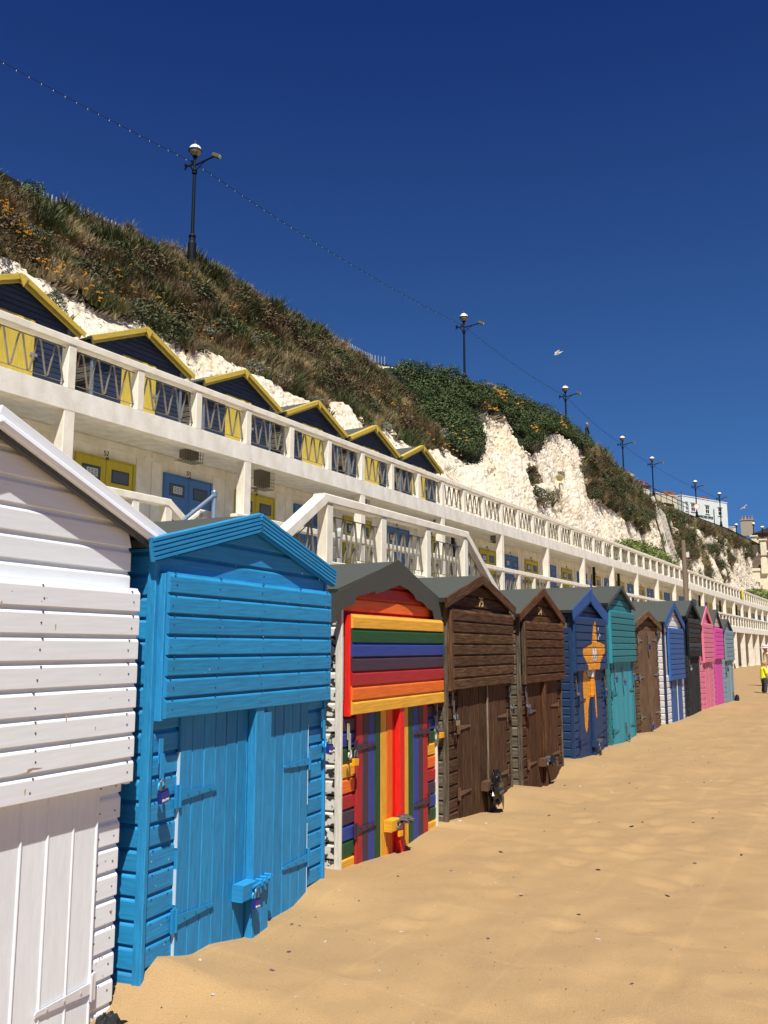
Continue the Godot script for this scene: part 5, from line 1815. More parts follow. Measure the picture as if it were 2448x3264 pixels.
	hut({"label": "white boarded beach hut with royal blue shutter, doors and barge boards", "at": [20.85, -4.1], "yaw": 0.5, "W": 2.3, "eave": 2.18, "apex": 2.70, "ax": 1.13, "front": Color(0.74, 0.73, 0.75), "doorcol": royal, "door": [0.55, 1.95, 0.95], "shutter": [0.36, 2.12, 0.87, 2.06], "shuttercol": royal, "batten": Color(0.02, 0.12, 0.42), "slat": 0.125, "board": 0.14, "planks": 8, "centre": [1.22, 0.015, 0.05, Color(0.7, 0.7, 0.72)], "barge": royal, "post": Color(0.016, 0.03, 0.08), "bw": 0.16, "vary": 0.05, "o": 0.05, "D": 2.1})
	var coal := Color(0.046, 0.053, 0.057)
	hut({"label": "black tarred beach hut between the white one and the pink one", "at": [23.6, -4.12], "yaw": 0.6, "W": 2.1, "eave": 2.4, "apex": 2.86, "ax": 0.95, "front": coal, "mat": "stain", "doorcol": coal, "door": [0.2, 1.95, 1.4], "shutter": [0.25, 2.08, 1.38, 2.36], "shuttercol": [coal * 1.4, Color(0.06, 0.045, 0.042), coal * 1.8], "batten": Color(0.015, 0.03, 0.05), "slat": 0.125, "board": 0.14, "planks": 8, "barge": Color(0.05, 0.06, 0.065), "bw": 0.12, "vary": 0.2, "o": 0.06, "D": 2.2})
	var pink := Color(0.72, 0.195, 0.30)
	hut({"label": "candy pink beach hut with pointed pink gable", "at": [26.2, -4.15], "yaw": 0.4, "W": 2.0, "eave": 2.25, "apex": 2.82, "ax": 0.96, "front": pink, "doorcol": pink, "door": [0.4, 1.6, 1.22], "shutter": [0.12, 1.95, 1.2, 2.3], "shuttercol": pink * 0.95, "batten": pink * 1.15, "slat": 0.145, "board": 0.15, "planks": 6, "centre": [0.95, 0.02, 0.06, pink], "barge": pink, "bw": 0.15, "vary": 0.04, "o": 0.05, "D": 2.0})
	var mag := Color(0.66, 0.072, 0.36)
	hut({"label": "magenta beach hut with a cream gable, behind the candy pink one", "at": [28.4, -4.15], "yaw": 0.2, "W": 1.7, "eave": 2.25, "apex": 2.80, "ax": 0.83, "front": mag, "side": Color(0.4, 0.37, 0.31), "gable": Color(0.52, 0.47, 0.37), "doorcol": mag, "door": [0.15, 1.5, 1.3], "shutter": [0.08, 1.66, 1.28, 2.2], "shuttercol": mag * 1.05, "slat": 0.13, "board": 0.14, "planks": 6, "barge": Color(0.05, 0.055, 0.05), "bw": 0.07, "vary": 0.06, "o": 0.04, "D": 2.0})
	var slate := Color(0.215, 0.325, 0.385)
	hut({"label": "pale grey-blue beach hut, farthest in the row", "at": [30.35, -4.12], "yaw": 0.0, "W": 1.95, "eave": 2.12, "apex": 2.56, "ax": 0.95, "front": slate, "doorcol": slate, "door": [0.25, 1.7, 1.22], "shutter": [0.12, 1.9, 1.2, 2.16], "shuttercol": slate * 0.9, "slat": 0.145, "board": 0.15, "planks": 6, "centre": [0.95, 0.02, 0.08, slate * 1.2], "barge": Color(0.05, 0.06, 0.06), "bw": 0.07, "vary": 0.04, "o": 0.04, "D": 2.0})
	var huts := {}
	var split := MB.new()
	split.ext(PackedVector2Array([Vector2(0, 0), Vector2(0.05, 0.004), Vector2(0.055, 0.016), Vector2(0.085, 0.019), Vector2(0.15, 0.012), Vector2(0.12, 0.008), Vector2(0.085, 0.009), Vector2(0.06, -0.002)]), Vector3(1.22, 1.045, 0.083), Vector3.RIGHT, Vector3.UP, Vector3.BACK, 0.0012, Color(0.36, 0.29, 0.22))
	for c in get_children():
		if c.has_meta("category") and c.get_meta("category") == "beach hut":
			huts[huts.size()] = c
	obj("split_in_board", split, M.cloth, huts[0])
	var drop := MB.new()
	for q in [[-0.35, 0.42], [-0.28, 0.17], [-0.42, 0.12]]:
		var pol := PackedVector2Array()
		for k in 11:
			var rr := rng.randf_range(0.4, 1.0) * (1.6 if k == 8 else 1.0)
			pol.append(Vector2(cos(TAU * k / 11.0), sin(TAU * k / 11.0)) * rr * 0.026)
		drop.ext(pol, Vector3(-0.0225, q[1], q[0]), Vector3.BACK, Vector3.UP, Vector3.LEFT, 0.001, Color(0.75, 0.77, 0.78))
	obj("droppings", drop, M.cloth, huts[1])
	# bolts and hasps belong to the huts, the padlocks hang from them
	var steel := Color(0.12, 0.12, 0.125)
	bolt(huts[1], 0.92, 0.13, blue, blue, blue * 1.25)
	hasp(huts[1], 0.06, 0.98, blue * 1.2)
	hasp(huts[1], 1.97, 1.02, blue * 1.2)
	bolt(huts[2], 0.86, 0.07, yel, yel, Color(0.12, 0.115, 0.11))
	hasp(huts[2], 0.08, 0.86, Color(0.5, 0.48, 0.4))
	hasp(huts[2], 1.92, 0.92, Color(0.06, 0.06, 0.08))
	hasp(huts[3], 0.10, 1.02, steel)
	hasp(huts[3], 2.12, 1.0, steel)
	bolt(huts[3], 1.1, 0.1, br, br, Color(0.1, 0.1, 0.1))
	hasp(huts[4], 0.14, 0.98, steel)
	bolt(huts[4], 0.75, 0.1, rbr, rbr, steel)
	hasp(huts[5], 0.12, 1.0, steel)
	hasp(huts[5], 1.88, 1.0, steel)
	bolt(huts[5], 1.05, 0.05, navy, navy, steel)
	for q in [[6, 0.3, 1.2], [6, 0.95, 1.12], [6, 1.8, 1.2], [6, 1.1, 0.1], [7, 1.1, 1.8], [7, 1.1, 0.12], [8, 0.6, 0.75], [9, 0.3, 1.25], [9, 1.95, 1.3], [12, 0.2, 1.1], [12, 1.85, 1.15], [12, 1.5, 0.02]]:
		hasp(huts[q[0]], q[1], q[2], steel)
	var royal_lock := Color(0.012, 0.025, 0.22)
	var dark := Color(0.02, 0.02, 0.025)
	var amber := Color(0.75, 0.33, 0.01)
	for q in [[1, 0.03, 0.85, 0.07, royal_lock, "blue padlock with white lettering, upper left on the bright blue hut", "Master"], [1, 2.0, 0.9, 0.07, royal_lock, "blue padlock at the upper right corner of the bright blue hut", "Master"], [1, 0.93, 0.085, 0.06, royal_lock, "blue padlock on the lower bolt of the bright blue doors", "Master"],
			[2, 0.12, 0.72, 0.07, amber, "yellow and black padlock, upper left on the rainbow hut", ""], [2, 1.95, 0.78, 0.07, amber, "yellow and black padlock at the upper right of the rainbow hut", ""], [2, 0.87, 0.03, 0.06, amber, "yellow and black padlock hanging from the lower bolt of the rainbow hut", ""],
			[3, 0.12, 0.88, 0.06, Color(0.2, 0.18, 0.12), "dull brass padlock at the upper left of hut 75", ""], [3, 2.14, 0.87, 0.06, dark, "black padlock at the upper right of hut 75", ""], [4, 0.16, 0.83, 0.065, Color(0.03, 0.07, 0.12), "dark blue padlock at the upper left of hut 74", ""],
			[5, 0.12, 0.86, 0.065, dark, "black padlock at the upper left of the starfish hut", ""], [5, 1.9, 0.86, 0.065, Color(0.03, 0.06, 0.2), "blue padlock at the upper right of the starfish hut", ""], [5, 1.07, -0.06, 0.07, dark, "black padlock on the lower bolt of the starfish hut", ""],
			[6, 0.3, 1.06, 0.075, Color(0.02, 0.1, 0.35), "blue padlock, upper left on the teal hut", ""], [6, 0.95, 0.98, 0.075, Color(0.02, 0.1, 0.35), "blue padlock under the middle of the teal shutter", ""], [6, 1.8, 1.06, 0.075, Color(0.02, 0.1, 0.35), "blue padlock, upper right on the teal hut", ""], [6, 1.1, -0.02, 0.08, Color(0.02, 0.1, 0.25), "blue padlock low on the turquoise door of the teal hut", ""],
			[7, 1.1, 1.66, 0.09, royal_lock, "blue padlock high on the doors of the bare brown hut", ""], [7, 1.1, 0.0, 0.09, royal_lock, "blue padlock low on the doors of the bare brown hut", ""],
			[9, 1.95, 1.16, 0.07, Color(0.5, 0.5, 0.5), "pale steel padlock at the right of the black hut", ""], [9, 0.3, 1.11, 0.07, Color(0.5, 0.5, 0.5), "pale steel padlock at the left of the black hut", ""],
			[12, 0.2, 0.96, 0.1, dark, "black padlock at the left of the grey-blue hut", ""], [12, 1.85, 1.01, 0.1, dark, "black padlock at the right of the grey-blue hut", ""]]:
		var hn: Node3D = huts[q[0]]
		var zz := 0.125 if q[2] < 0.1 and q[0] < 6 else 0.075
		padlock(q[5], hn.transform * Vector3(q[1], q[2], zz), hn.rotation.y, q[3], q[4], Color(0.03, 0.03, 0.03), q[6])
	# plastic wrapped round the lower bolts of 75, 74 and the rainbow hut
	for q in [[3, 1.2, 0.04, 0.15, 0.16, "black plastic bag tied over the lower bolt of hut 75", Color(0.012, 0.012, 0.013)], [4, 0.92, 0.10, 0.12, 0.06, "black plastic wrap round the lower bolt of hut 74", Color(0.015, 0.015, 0.017)], [2, 0.98, 0.095, 0.09, 0.03, "grey tape wrapped round the lower bolt of the rainbow hut", Color(0.10, 0.10, 0.10)], [12, 1.5, -0.05, 0.17, 0.12, "black plastic wrap at the foot of the grey-blue hut", Color(0.02, 0.02, 0.025)]]:
		var hn: Node3D = huts[q[0]]
		var mb := MB.new()
		crumple(mb, Vector3.ZERO, Vector3(q[3], q[4], 0.07), q[6], 50 + q[0])
		if q[0] == 3:
			crumple(mb, Vector3(0.02, 0.13, 0.0), Vector3(0.1, 0.09, 0.05), q[6], 60)
			mb.ext(PackedVector2Array([Vector2(0.1, 0.1), Vector2(0.22, -0.12), Vector2(0.19, -0.24), Vector2(0.08, -0.05)]), Vector3(0, 0, 0.02), Vector3.RIGHT, Vector3.UP, Vector3.BACK, 0.004, q[6])
		if q[0] == 4:
			mb.ext(PackedVector2Array([Vector2(0.04, 0.05), Vector2(0.17, -0.02), Vector2(0.19, -0.09), Vector2(0.10, -0.07)]), Vector3(0, 0, 0.02), Vector3.RIGHT, Vector3.UP, Vector3.BACK, 0.01, q[6])
		var o := obj("plastic_wrap", mb, M.gloss, self)
		o.position = hn.transform * Vector3(q[1], q[2], 0.125)
		o.rotation.y = hn.rotation.y
		tag(o, q[5], "plastic wrap")
	# nail heads on the two nearest huts
	for q in [[0, 2.0, Color(0.12, 0.10, 0.09), [0.05, 0.7, 1.3, 1.93], 0.93], [1, 2.02, Color(0.008, 0.09, 0.22), [0.06, 0.5, 1.0, 1.5, 1.94], 1.23]]:
		var mb := MB.new()
		for k in 8:
			for x in q[3]:
				for dy in [0.03, 0.085]:
					var xx: float = x + rng.randf_range(-0.02, 0.02)
					var yy: float = q[4] + k * (0.125 if q[0] == 0 else 0.115) + dy + rng.randf_range(-0.008, 0.008)
					mb.box(xx - 0.004, xx + 0.004, yy - 0.004, yy + 0.004, 0.075, 0.0855, q[2])
		for k in 9:
			for x in ([1.85, 1.96] if q[0] == 0 else [0.06, 0.2, 1.82, 1.96]):
				var yy: float = -0.1 + k * 0.124
				mb.box(x - 0.004, x + 0.004, yy - 0.004, yy + 0.004, -0.01, 0.0025, q[2])
		var o := obj("nail_heads", mb, M.metal, huts[q[0]])
		o.set_meta("kind", "stuff")
		# rust runs below some of the nails and chips in the paint
		mb = MB.new()
		for k in 34:
			var xx: float = rng.randf_range(0.03, 1.96)
			var yy: float = q[4] + rng.randf_range(0.02, 0.95)
			var base: float = 0.0835
			if rng.randf() < 0.35:
				xx = rng.randf_range(1.84, 1.98) if q[0] == 0 else rng.randf_range(0.03, 0.22)
				yy = rng.randf_range(-0.1, 0.8)
				base = 0.0008
			var w := rng.randf_range(0.002, 0.006)
			var hh := rng.randf_range(0.008, 0.03)
			var chip: bool = q[0] == 1 or rng.randf() < 0.4
			var cc: Color = (Color(0.30, 0.27, 0.24) if q[0] == 0 else Color(0.30, 0.42, 0.50)) if chip else Color(0.50, 0.36, 0.25)
			if chip:
				hh = w * rng.randf_range(0.6, 2.0)
			mb.ext(PackedVector2Array([Vector2(-w, 0), Vector2(-w * 0.3, -hh), Vector2(w * 0.5, -hh * 0.8), Vector2(w, hh * 0.1), Vector2(w * 0.2, hh * 0.3)]), Vector3(xx, yy, base), Vector3.RIGHT, Vector3.UP, Vector3.BACK, 0.0008, cc)
		o = obj("rust_and_chips", mb, M.cloth, huts[q[0]])
		o.set_meta("kind", "stuff")

# ---------------------------------------------------------------- people: capsules joined smoothly and meshed with surface nets
# a bone is [a, b, radius a, radius b]
func body_mesh(bones: Array, cell: float, blend: float, paint: Callable) -> ArrayMesh:
	var lo := Vector3.INF
	var hi := -Vector3.INF
	for b in bones:
		var r := maxf(b[2], b[3]) + cell * 2.5
		for e in [b[0], b[1]]:
			lo = lo.min(e - Vector3.ONE * r)
			hi = hi.max(e + Vector3.ONE * r)
	var nx := int((hi.x - lo.x) / cell) + 2
	var ny := int((hi.y - lo.y) / cell) + 2
	var nz := int((hi.z - lo.z) / cell) + 2
	var f := PackedFloat32Array()
	f.resize(nx * ny * nz)
	f.fill(1.0)
	for b in bones:
		var pad := maxf(b[2], b[3]) + blend + cell * 2.0
		var l: Vector3 = ((b[0] as Vector3).min(b[1]) - Vector3.ONE * pad - lo) / cell
		var h: Vector3 = ((b[0] as Vector3).max(b[1]) + Vector3.ONE * pad - lo) / cell
		var ab: Vector3 = b[1] - b[0]
		var ll := maxf(ab.length_squared(), 1e-9)
		for i in range(maxi(0, int(l.x)), mini(nx, int(h.x) + 2)):
			for j in range(maxi(0, int(l.y)), mini(ny, int(h.y) + 2)):
				for k in range(maxi(0, int(l.z)), mini(nz, int(h.z) + 2)):
					var p := lo + Vector3(i, j, k) * cell
					var t := clampf((p - b[0]).dot(ab) / ll, 0.0, 1.0)
					var d: float = p.distance_to(b[0] + ab * t) - lerpf(b[2], b[3], t)
					var at := (i * ny + j) * nz + k
					var o := f[at]
					var m := clampf(0.5 + 0.5 * (o - d) / blend, 0.0, 1.0)
					f[at] = lerpf(o, d, m) - blend * m * (1.0 - m)
	var vid := {}
	var v := PackedVector3Array()
	var step := [1, nz, ny * nz]
	for i in nx - 1:
		for j in ny - 1:
			for k in nz - 1:
				var at := (i * ny + j) * nz + k
				var inside := 0
				var vals := []
				for c in 8:
					var q := f[at + (c & 1) + ((c >> 1) & 1) * nz + ((c >> 2) & 1) * ny * nz]
					vals.append(q)
					if q < 0.0:
						inside += 1
				if inside == 0 or inside == 8:
					continue
				var sum := Vector3.ZERO
				var n := 0
				for c in 8:
					for bit in [1, 2, 4]:
						if c & bit:
							continue
						var e: int = c | bit
						if (vals[c] < 0.0) != (vals[e] < 0.0):
							var t: float = vals[c] / (vals[c] - vals[e])
							var pc := Vector3((c >> 2) & 1, (c >> 1) & 1, c & 1)
							var pe := Vector3((e >> 2) & 1, (e >> 1) & 1, e & 1)
							sum += pc.lerp(pe, t)
							n += 1
				vid[at] = v.size()
				v.append(lo + (Vector3(i, j, k) + sum / n) * cell)
	var idx := PackedInt32Array()
	for i in range(1, nx - 1):
		for j in range(1, ny - 1):
			for k in range(1, nz - 1):
				var at := (i * ny + j) * nz + k
				for axis in 3:
					var s: int = step[axis]
					if (f[at] < 0.0) == (f[at + s] < 0.0):
						continue
					var u: int = step[(axis + 1) % 3]
					var w: int = step[(axis + 2) % 3]
					if not (vid.has(at) and vid.has(at - u) and vid.has(at - w) and vid.has(at - u - w)):
						continue
					var q := [vid[at], vid[at - u], vid[at - u - w], vid[at - w]]
					if f[at] < 0.0:
						idx.append_array([q[0], q[1], q[2], q[0], q[2], q[3]])
					else:
						idx.append_array([q[0], q[2], q[1], q[0], q[3], q[2]])
	var nrm := PackedVector3Array()
	nrm.resize(v.size())
	for k in range(0, idx.size(), 3):
		var fn := (v[idx[k + 2]] - v[idx[k]]).cross(v[idx[k + 1]] - v[idx[k]])
		for e in 3:
			nrm[idx[k + e]] += fn
	var col := PackedColorArray()
	for i in v.size():
		nrm[i] = nrm[i].normalized()
		col.append(paint.call(v[i]))
	var arr := []
	arr.resize(Mesh.ARRAY_MAX)
	arr[Mesh.ARRAY_VERTEX] = v
	arr[Mesh.ARRAY_NORMAL] = nrm
	arr[Mesh.ARRAY_COLOR] = col
	arr[Mesh.ARRAY_INDEX] = idx
	var mesh := ArrayMesh.new()
	mesh.add_surface_from_arrays(Mesh.PRIMITIVE_TRIANGLES, arr)
	return mesh

func hand_bones(wrist: Vector3, dir: Vector3, palm_n: Vector3, s: float) -> Array:
	var side := dir.cross(palm_n).normalized()
	var out := [[wrist, wrist + dir * 0.07 * s, 0.024 * s, 0.030 * s]]
	var root := wrist + dir * 0.075 * s
	for k in 4:
		var a := root + side * (k - 1.5) * 0.019 * s
		var l: float = [0.062, 0.074, 0.070, 0.054][k] * s
		var mid := a + dir * l * 0.55 + palm_n * l * 0.15
		var tip := mid + dir * l * 0.3 + palm_n * l * 0.35
		out.append([a, mid, 0.0095 * s, 0.0085 * s])
		out.append([mid, tip, 0.0085 * s, 0.007 * s])
	var tb := wrist + dir * 0.025 * s + side * 0.024 * s
	var tm := tb + (dir * 0.6 + side * 0.7 + palm_n * 0.3).normalized() * 0.035 * s
	out.append([tb, tm, 0.012 * s, 0.010 * s])
	out.append([tm, tm + (dir * 0.8 + palm_n * 0.5).normalized() * 0.028 * s, 0.010 * s, 0.008 * s])
	return out

func head_bones(c: Vector3, r: float) -> Array:
	# face looks along +z
	return [[c + Vector3(0, 0.12, -0.1) * r, c + Vector3(0, 0.15, 0.1) * r, r * 0.92, r * 0.9], [c + Vector3(0, -0.45, 0.22) * r, c + Vector3(0, -0.72, 0.38) * r, r * 0.55, r * 0.36],
		[c + Vector3(0, 0.05, 0.92) * r, c + Vector3(0, -0.22, 1.12) * r, r * 0.09, r * 0.15], [c + Vector3(-0.9, -0.05, -0.05) * r, c + Vector3(-0.95, -0.3, 0) * r, r * 0.17, r * 0.1], [c + Vector3(0.9, -0.05, -0.05) * r, c + Vector3(0.95, -0.3, 0) * r, r * 0.17, r * 0.1],
		[c + Vector3(-0.16, -0.56, 0.72) * r, c + Vector3(0.16, -0.56, 0.72) * r, r * 0.10, r * 0.10], [c + Vector3(0, -0.6, -0.15) * r, c + Vector3(0, -1.5, -0.2) * r, r * 0.5, r * 0.52]]

func build_people() -> void:
	var skin := Color(0.52, 0.29, 0.19)
	var fwd := Vector3(sin(deg_to_rad(YAW)), 0, cos(deg_to_rad(YAW)))
	var at := Vector3(37.97, sand_y(37.97, -3.74), -3.74)
	var t := thing("person", "small fair-haired child in a yellow T-shirt and dark trousers, barefoot on the sand", "person", at, atan2(fwd.x, fwd.z) + 0.15)
	var face := func(c: Vector3, r: float, p: Vector3, base: Color) -> Color:
		for s in [-1.0, 1.0]:
			if p.distance_to(c + Vector3(0.34 * s, 0.02, 0.86) * r) < r * 0.14:
				return Color(0.05, 0.04, 0.04)
		if absf(p.y - (c.y - 0.56 * r)) < r * 0.06 and absf(p.x - c.x) < r * 0.25 and p.z > c.z + 0.6 * r:
			return Color(0.35, 0.10, 0.09)
		return base
	var hc := Vector3(0, 1.145, 0.035)
	var head := body_mesh(head_bones(hc, 0.088), 0.008, 0.018, func(p: Vector3) -> Color: return face.call(hc, 0.088, p, skin))
	# one continuous skin: trunk, limbs, feet, hands
	var lh := Vector3(-0.115, 0.74, 0.27)
	var rh := Vector3(0.10, 0.76, 0.28)
	var bones := [[Vector3(0, 0.62, 0), Vector3(0, 0.92, -0.01), 0.095, 0.085], [Vector3(0, 0.9, -0.01), Vector3(0, 1.05, 0.0), 0.07, 0.04],
		[Vector3(-0.12, 0.94, 0), Vector3(-0.155, 0.76, 0.04), 0.038, 0.032], [Vector3(-0.155, 0.76, 0.04), lh, 0.031, 0.021], [Vector3(0.12, 0.94, 0), Vector3(0.15, 0.76, 0.05), 0.038, 0.032], [Vector3(0.15, 0.76, 0.05), rh, 0.031, 0.021],
		[Vector3(-0.065, 0.58, 0), Vector3(-0.08, 0.31, 0.02), 0.062, 0.045], [Vector3(-0.08, 0.31, 0.02), Vector3(-0.085, 0.05, -0.02), 0.043, 0.03], [Vector3(-0.085, 0.035, -0.03), Vector3(-0.095, 0.02, 0.10), 0.03, 0.022],
		[Vector3(0.065, 0.58, 0), Vector3(0.085, 0.31, 0.03), 0.062, 0.045], [Vector3(0.085, 0.31, 0.03), Vector3(0.095, 0.05, 0.0), 0.043, 0.03], [Vector3(0.095, 0.035, -0.01), Vector3(0.11, 0.02, 0.12), 0.03, 0.022]]
	put("body", body_mesh(bones, 0.016, 0.03, func(_p: Vector3) -> Color: return skin), M.skin, t)
	put("head", head, M.skin, t)
	for k in 2:
		var w: Vector3 = [lh, rh][k]
		put("hand", body_mesh(hand_bones(w, Vector3(0.35 if k == 0 else -0.35, 0.15, 0.9).normalized(), Vector3(1 if k == 0 else -1, 0, 0.2).normalized(), 0.72), 0.004, 0.008, func(_p: Vector3) -> Color: return skin), M.skin, t)
	var shirt := [[Vector3(0, 0.60, 0), Vector3(0, 0.92, -0.005), 0.122, 0.105], [Vector3(-0.105, 0.95, 0), Vector3(0.105, 0.95, 0), 0.055, 0.055], [Vector3(-0.12, 0.94, 0), Vector3(-0.155, 0.78, 0.035), 0.058, 0.055], [Vector3(0.12, 0.94, 0), Vector3(0.152, 0.78, 0.045), 0.058, 0.055]]
	put("t_shirt", body_mesh(shirt, 0.014, 0.025, func(p: Vector3) -> Color:
		if p.z > 0.05 and absf(p.x) < 0.075 and p.y > 0.64 and p.y < 0.9:
			if p.y > 0.76 and p.y < 0.86 and (p.y > 0.82 or absf(p.x) > 0.035):
				return Color(0.02, 0.02, 0.025)
			if p.y < 0.73:
				return Color(0.03, 0.09, 0.42)
		return Color(0.74, 0.78, 0.03)), M.cloth, t)
	var pants := [[Vector3(-0.03, 0.56, 0), Vector3(0.03, 0.56, 0), 0.105, 0.105], [Vector3(-0.065, 0.55, 0), Vector3(-0.082, 0.31, 0.02), 0.078, 0.066], [Vector3(-0.082, 0.31, 0.02), Vector3(-0.087, 0.09, -0.015), 0.065, 0.06], [Vector3(0.065, 0.55, 0), Vector3(0.087, 0.31, 0.03), 0.078, 0.066], [Vector3(0.087, 0.31, 0.03), Vector3(0.097, 0.09, 0.005), 0.065, 0.06]]
	put("trousers", body_mesh(pants, 0.014, 0.02, func(_p: Vector3) -> Color: return Color(0.035, 0.045, 0.055)), M.cloth, t)
	var hair := [[hc + Vector3(0, 0.025, -0.018), hc + Vector3(0, 0.03, 0.012), 0.084, 0.078], [hc + Vector3(0, -0.02, -0.035), hc + Vector3(0, -0.045, -0.045), 0.066, 0.055]]
	put("hair", body_mesh(hair, 0.008, 0.02, func(p: Vector3) -> Color: return Color(0.42, 0.28, 0.13) if fmod(absf(p.x * 90.0 + p.y * 40.0), 2.0) < 1.2 else Color(0.33, 0.21, 0.09)), M.cloth, t)
	# grown-up at the right edge in a pale sunhat
	var gp := Vector3(45.2, 0, -4.28)
	gp.y = sand_y(gp.x, gp.z)
	var g := thing("person", "grown-up in a wide pink and white sunhat, cut by the right picture edge", "person", gp, atan2(fwd.x, fwd.z) + PI)
	g.scale = Vector3.ONE * 1.1
	var ghc := Vector3(0, 1.56, 0.03)
	put("body", body_mesh([[Vector3(0, 0.95, 0), Vector3(0, 1.3, 0), 0.13, 0.12], [Vector3(-0.14, 1.33, 0), Vector3(0.14, 1.33, 0), 0.06, 0.06], [Vector3(0, 1.3, 0), Vector3(0, 1.48, 0), 0.07, 0.05], [Vector3(-0.17, 1.33, 0), Vector3(-0.22, 1.06, 0.02), 0.045, 0.038], [Vector3(-0.22, 1.06, 0.02), Vector3(-0.2, 0.82, 0.1), 0.037, 0.025], [Vector3(0.17, 1.33, 0), Vector3(0.22, 1.06, 0.02), 0.045, 0.038], [Vector3(0.22, 1.06, 0.02), Vector3(0.2, 0.84, 0.12), 0.037, 0.025],
		[Vector3(-0.09, 0.9, 0), Vector3(-0.1, 0.48, 0.01), 0.085, 0.055], [Vector3(-0.1, 0.48, 0.01), Vector3(-0.1, 0.07, -0.02), 0.053, 0.036], [Vector3(-0.1, 0.045, -0.03), Vector3(-0.11, 0.025, 0.14), 0.038, 0.026], [Vector3(0.09, 0.9, 0), Vector3(0.1, 0.48, 0.01), 0.085, 0.055], [Vector3(0.1, 0.48, 0.01), Vector3(0.1, 0.07, -0.02), 0.053, 0.036], [Vector3(0.1, 0.045, -0.03), Vector3(0.11, 0.025, 0.14), 0.038, 0.026]], 0.022, 0.04, func(_p: Vector3) -> Color: return skin), M.skin, g)
	put("head", body_mesh(head_bones(ghc, 0.1), 0.01, 0.02, func(p: Vector3) -> Color: return face.call(ghc, 0.1, p, skin)), M.skin, g)
	for k in 2:
		put("hand", body_mesh(hand_bones([Vector3(-0.2, 0.82, 0.1), Vector3(0.2, 0.84, 0.12)][k], Vector3(0, -0.8, 0.5).normalized(), Vector3(1 if k == 0 else -1, 0, 0), 1.0), 0.005, 0.01, func(_p: Vector3) -> Color: return skin), M.skin, g)
	put("dress", body_mesh([[Vector3(0, 1.0, 0), Vector3(0, 1.32, 0), 0.15, 0.14], [Vector3(-0.14, 1.34, 0), Vector3(0.14, 1.34, 0), 0.075, 0.075], [Vector3(0, 1.0, 0), Vector3(0, 0.5, 0), 0.15, 0.22]], 0.022, 0.04, func(_p: Vector3) -> Color: return Color(0.62, 0.56, 0.40)), M.cloth, g)
	var hat := MB.new()
	hat.lathe(ghc + Vector3(0, 0.045, 0), [Vector2(0.115, -0.004), Vector2(0.27, -0.03), Vector2(0.275, -0.02), Vector2(0.12, 0.01), Vector2(0.115, 0.07), Vector2(0.08, 0.11), Vector2(0.001, 0.12)], 20, Color(0.72, 0.62, 0.66), true)
	hat.lathe(ghc + Vector3(0, 0.055, 0), [Vector2(0.122, 0), Vector2(0.121, 0.04)], 20, Color(0.62, 0.2, 0.36))
	obj("sunhat", hat, M.cloth, g)
	# a dark figure on the cliff top
	var cp := Vector3(64.0, 16.55, -17.45)
	var w := thing("person", "dark distant figure standing on the clifftop between the third and fourth lamp posts", "person", cp, 0.6)
	put("body", body_mesh([[Vector3(0, 0.9, 0), Vector3(0, 1.3, 0), 0.15, 0.15], [Vector3(-0.15, 1.35, 0), Vector3(0.15, 1.35, 0), 0.07, 0.07], [Vector3(0, 1.35, 0), Vector3(0, 1.52, 0), 0.07, 0.055], [Vector3(0, 1.6, 0.02), Vector3(0, 1.66, 0), 0.1, 0.1], [Vector3(-0.2, 1.33, 0), Vector3(-0.25, 0.85, 0.1), 0.06, 0.04], [Vector3(0.2, 1.33, 0), Vector3(0.25, 0.85, 0.1), 0.06, 0.04], [Vector3(-0.09, 0.9, 0), Vector3(-0.11, 0.06, 0), 0.1, 0.05], [Vector3(0.09, 0.9, 0), Vector3(0.11, 0.06, 0), 0.1, 0.05]], 0.03, 0.04, func(p: Vector3) -> Color: return skin * 0.8 if p.y > 1.5 else Color(0.03, 0.03, 0.04)), M.cloth, w)

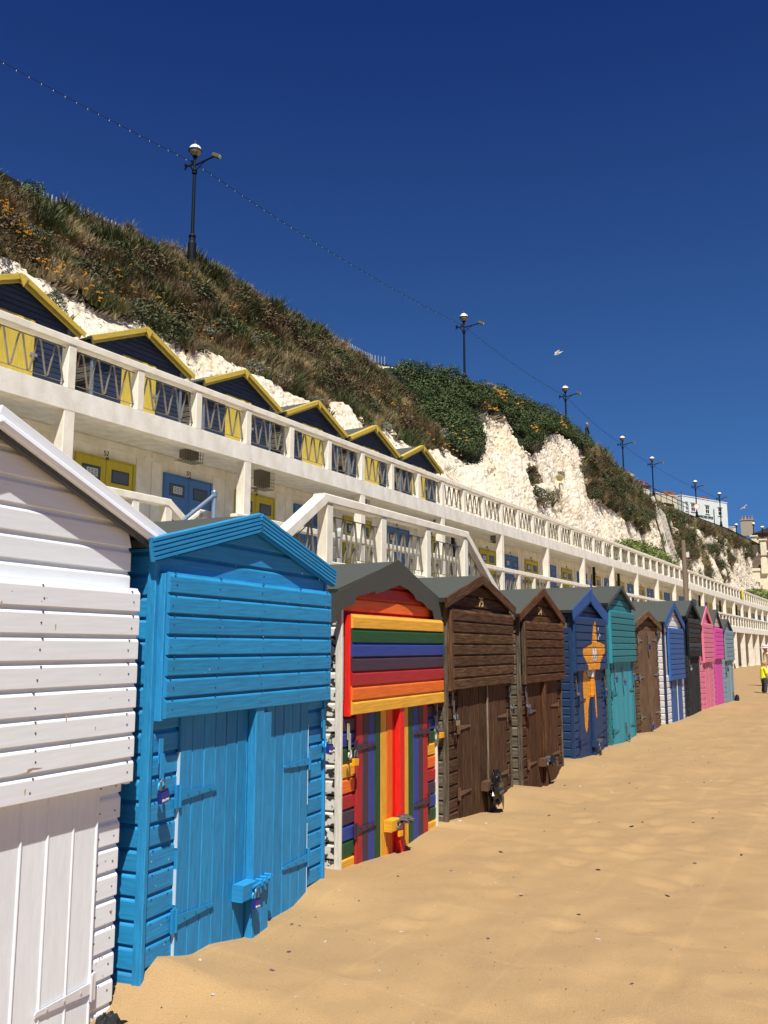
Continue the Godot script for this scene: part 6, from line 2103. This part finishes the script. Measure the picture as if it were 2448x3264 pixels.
# ---------------------------------------------------------------- litter on the sand
func build_litter() -> void:
	# black scrap against the white hut
	var mb := MB.new()
	crumple(mb, Vector3(0, 0.03, 0), Vector3(0.075, 0.075, 0.05), Color(0.03, 0.032, 0.038), 77, 0.5)
	mb.ext(PackedVector2Array([Vector2(0.02, 0.06), Vector2(0.12, 0.03), Vector2(0.17, 0.0), Vector2(0.10, -0.01), Vector2(0.04, 0.02)]), Vector3(0, 0, 0), Vector3.RIGHT, Vector3.UP, Vector3.BACK, 0.006, Color(0.02, 0.02, 0.024))
	var o := obj("rubber_scrap", mb, M.paint, self)
	o.position = Vector3(3.36, -0.225, -3.33)
	tag(o, "crumpled black rubber scrap at the foot of the white hut", "scrap")
	var small := []
	for i in 4:
		var s := MB.new()
		crumple(s, Vector3.ZERO, Vector3(1.0, 0.35, 0.7), Color.WHITE * [0.74, 0.68, 0.78, 0.6][i], 90 + i, 0.6)
		small.append(s.mesh())
	var darks := []
	for i in 4:
		var s := MB.new()
		crumple(s, Vector3.ZERO, Vector3(1.0, 0.45, 0.6), [Color(0.05, 0.035, 0.03), Color(0.03, 0.03, 0.035), Color(0.10, 0.07, 0.05), Color(0.12, 0.08, 0.11)][i], 95 + i, 0.6)
		darks.append(s.mesh())
	var at := []
	var cols := PackedColorArray()
	for i in 2600:
		var x := lerpf(2.5, 13.0, pow(rng.randf(), 1.4))
		var z := rng.randf_range(-4.0, 2.5)
		if z < table(HUT_LINE, x) + 0.1:
			continue
		var g := rng.randf_range(0.0018, 0.0045)
		at.append(Transform3D(Basis(Vector3.UP, rng.randf() * TAU).scaled(Vector3(g * 1.4, g, g)), Vector3(x, sand_y(x, z) + g * 0.2, z)))
		cols.append([Color(0.72, 0.66, 0.55), Color(0.25, 0.17, 0.09), Color(0.62, 0.5, 0.3), Color(0.12, 0.08, 0.06)][rng.randi() % 4])
	scatter("shell_grit", small[0], M.cloth, at, cols, "fine shell grit strewn over the near sand", "grit")
	for i in 150:
		var far := rng.randf()
		var x := lerpf(2.6, 17.0, pow(far, 1.5))
		var z := rng.randf_range(-4.0, 2.2) if i % 3 else rng.randf_range(-3.9, -2.2)
		if z < table(HUT_LINE, x) + 0.12:
			z = table(HUT_LINE, x) + 0.15 + rng.randf() * 0.8
		var pale := i % 2 == 0
		var m := put("shell" if pale else "weed_scrap", (small if pale else darks)[i % 4], M.stone if pale else M.cloth, self)
		var s := rng.randf_range(0.005, 0.013) * (1.0 if x < 7.0 else 1.5)
		m.position = Vector3(x, sand_y(x, z) + s * 0.15, z)
		m.rotation = Vector3(rng.randf_range(-0.3, 0.3), rng.randf() * TAU, rng.randf_range(-0.3, 0.3))
		m.scale = Vector3(s * rng.randf_range(0.8, 1.6), s, s)
		if pale:
			tag(m, "small pale shell fragment lying on the open sand", "shell", "shell fragments on the sand")
		else:
			tag(m, "small dark scrap of dry seaweed lying on the sand", "seaweed", "seaweed scraps on the sand")
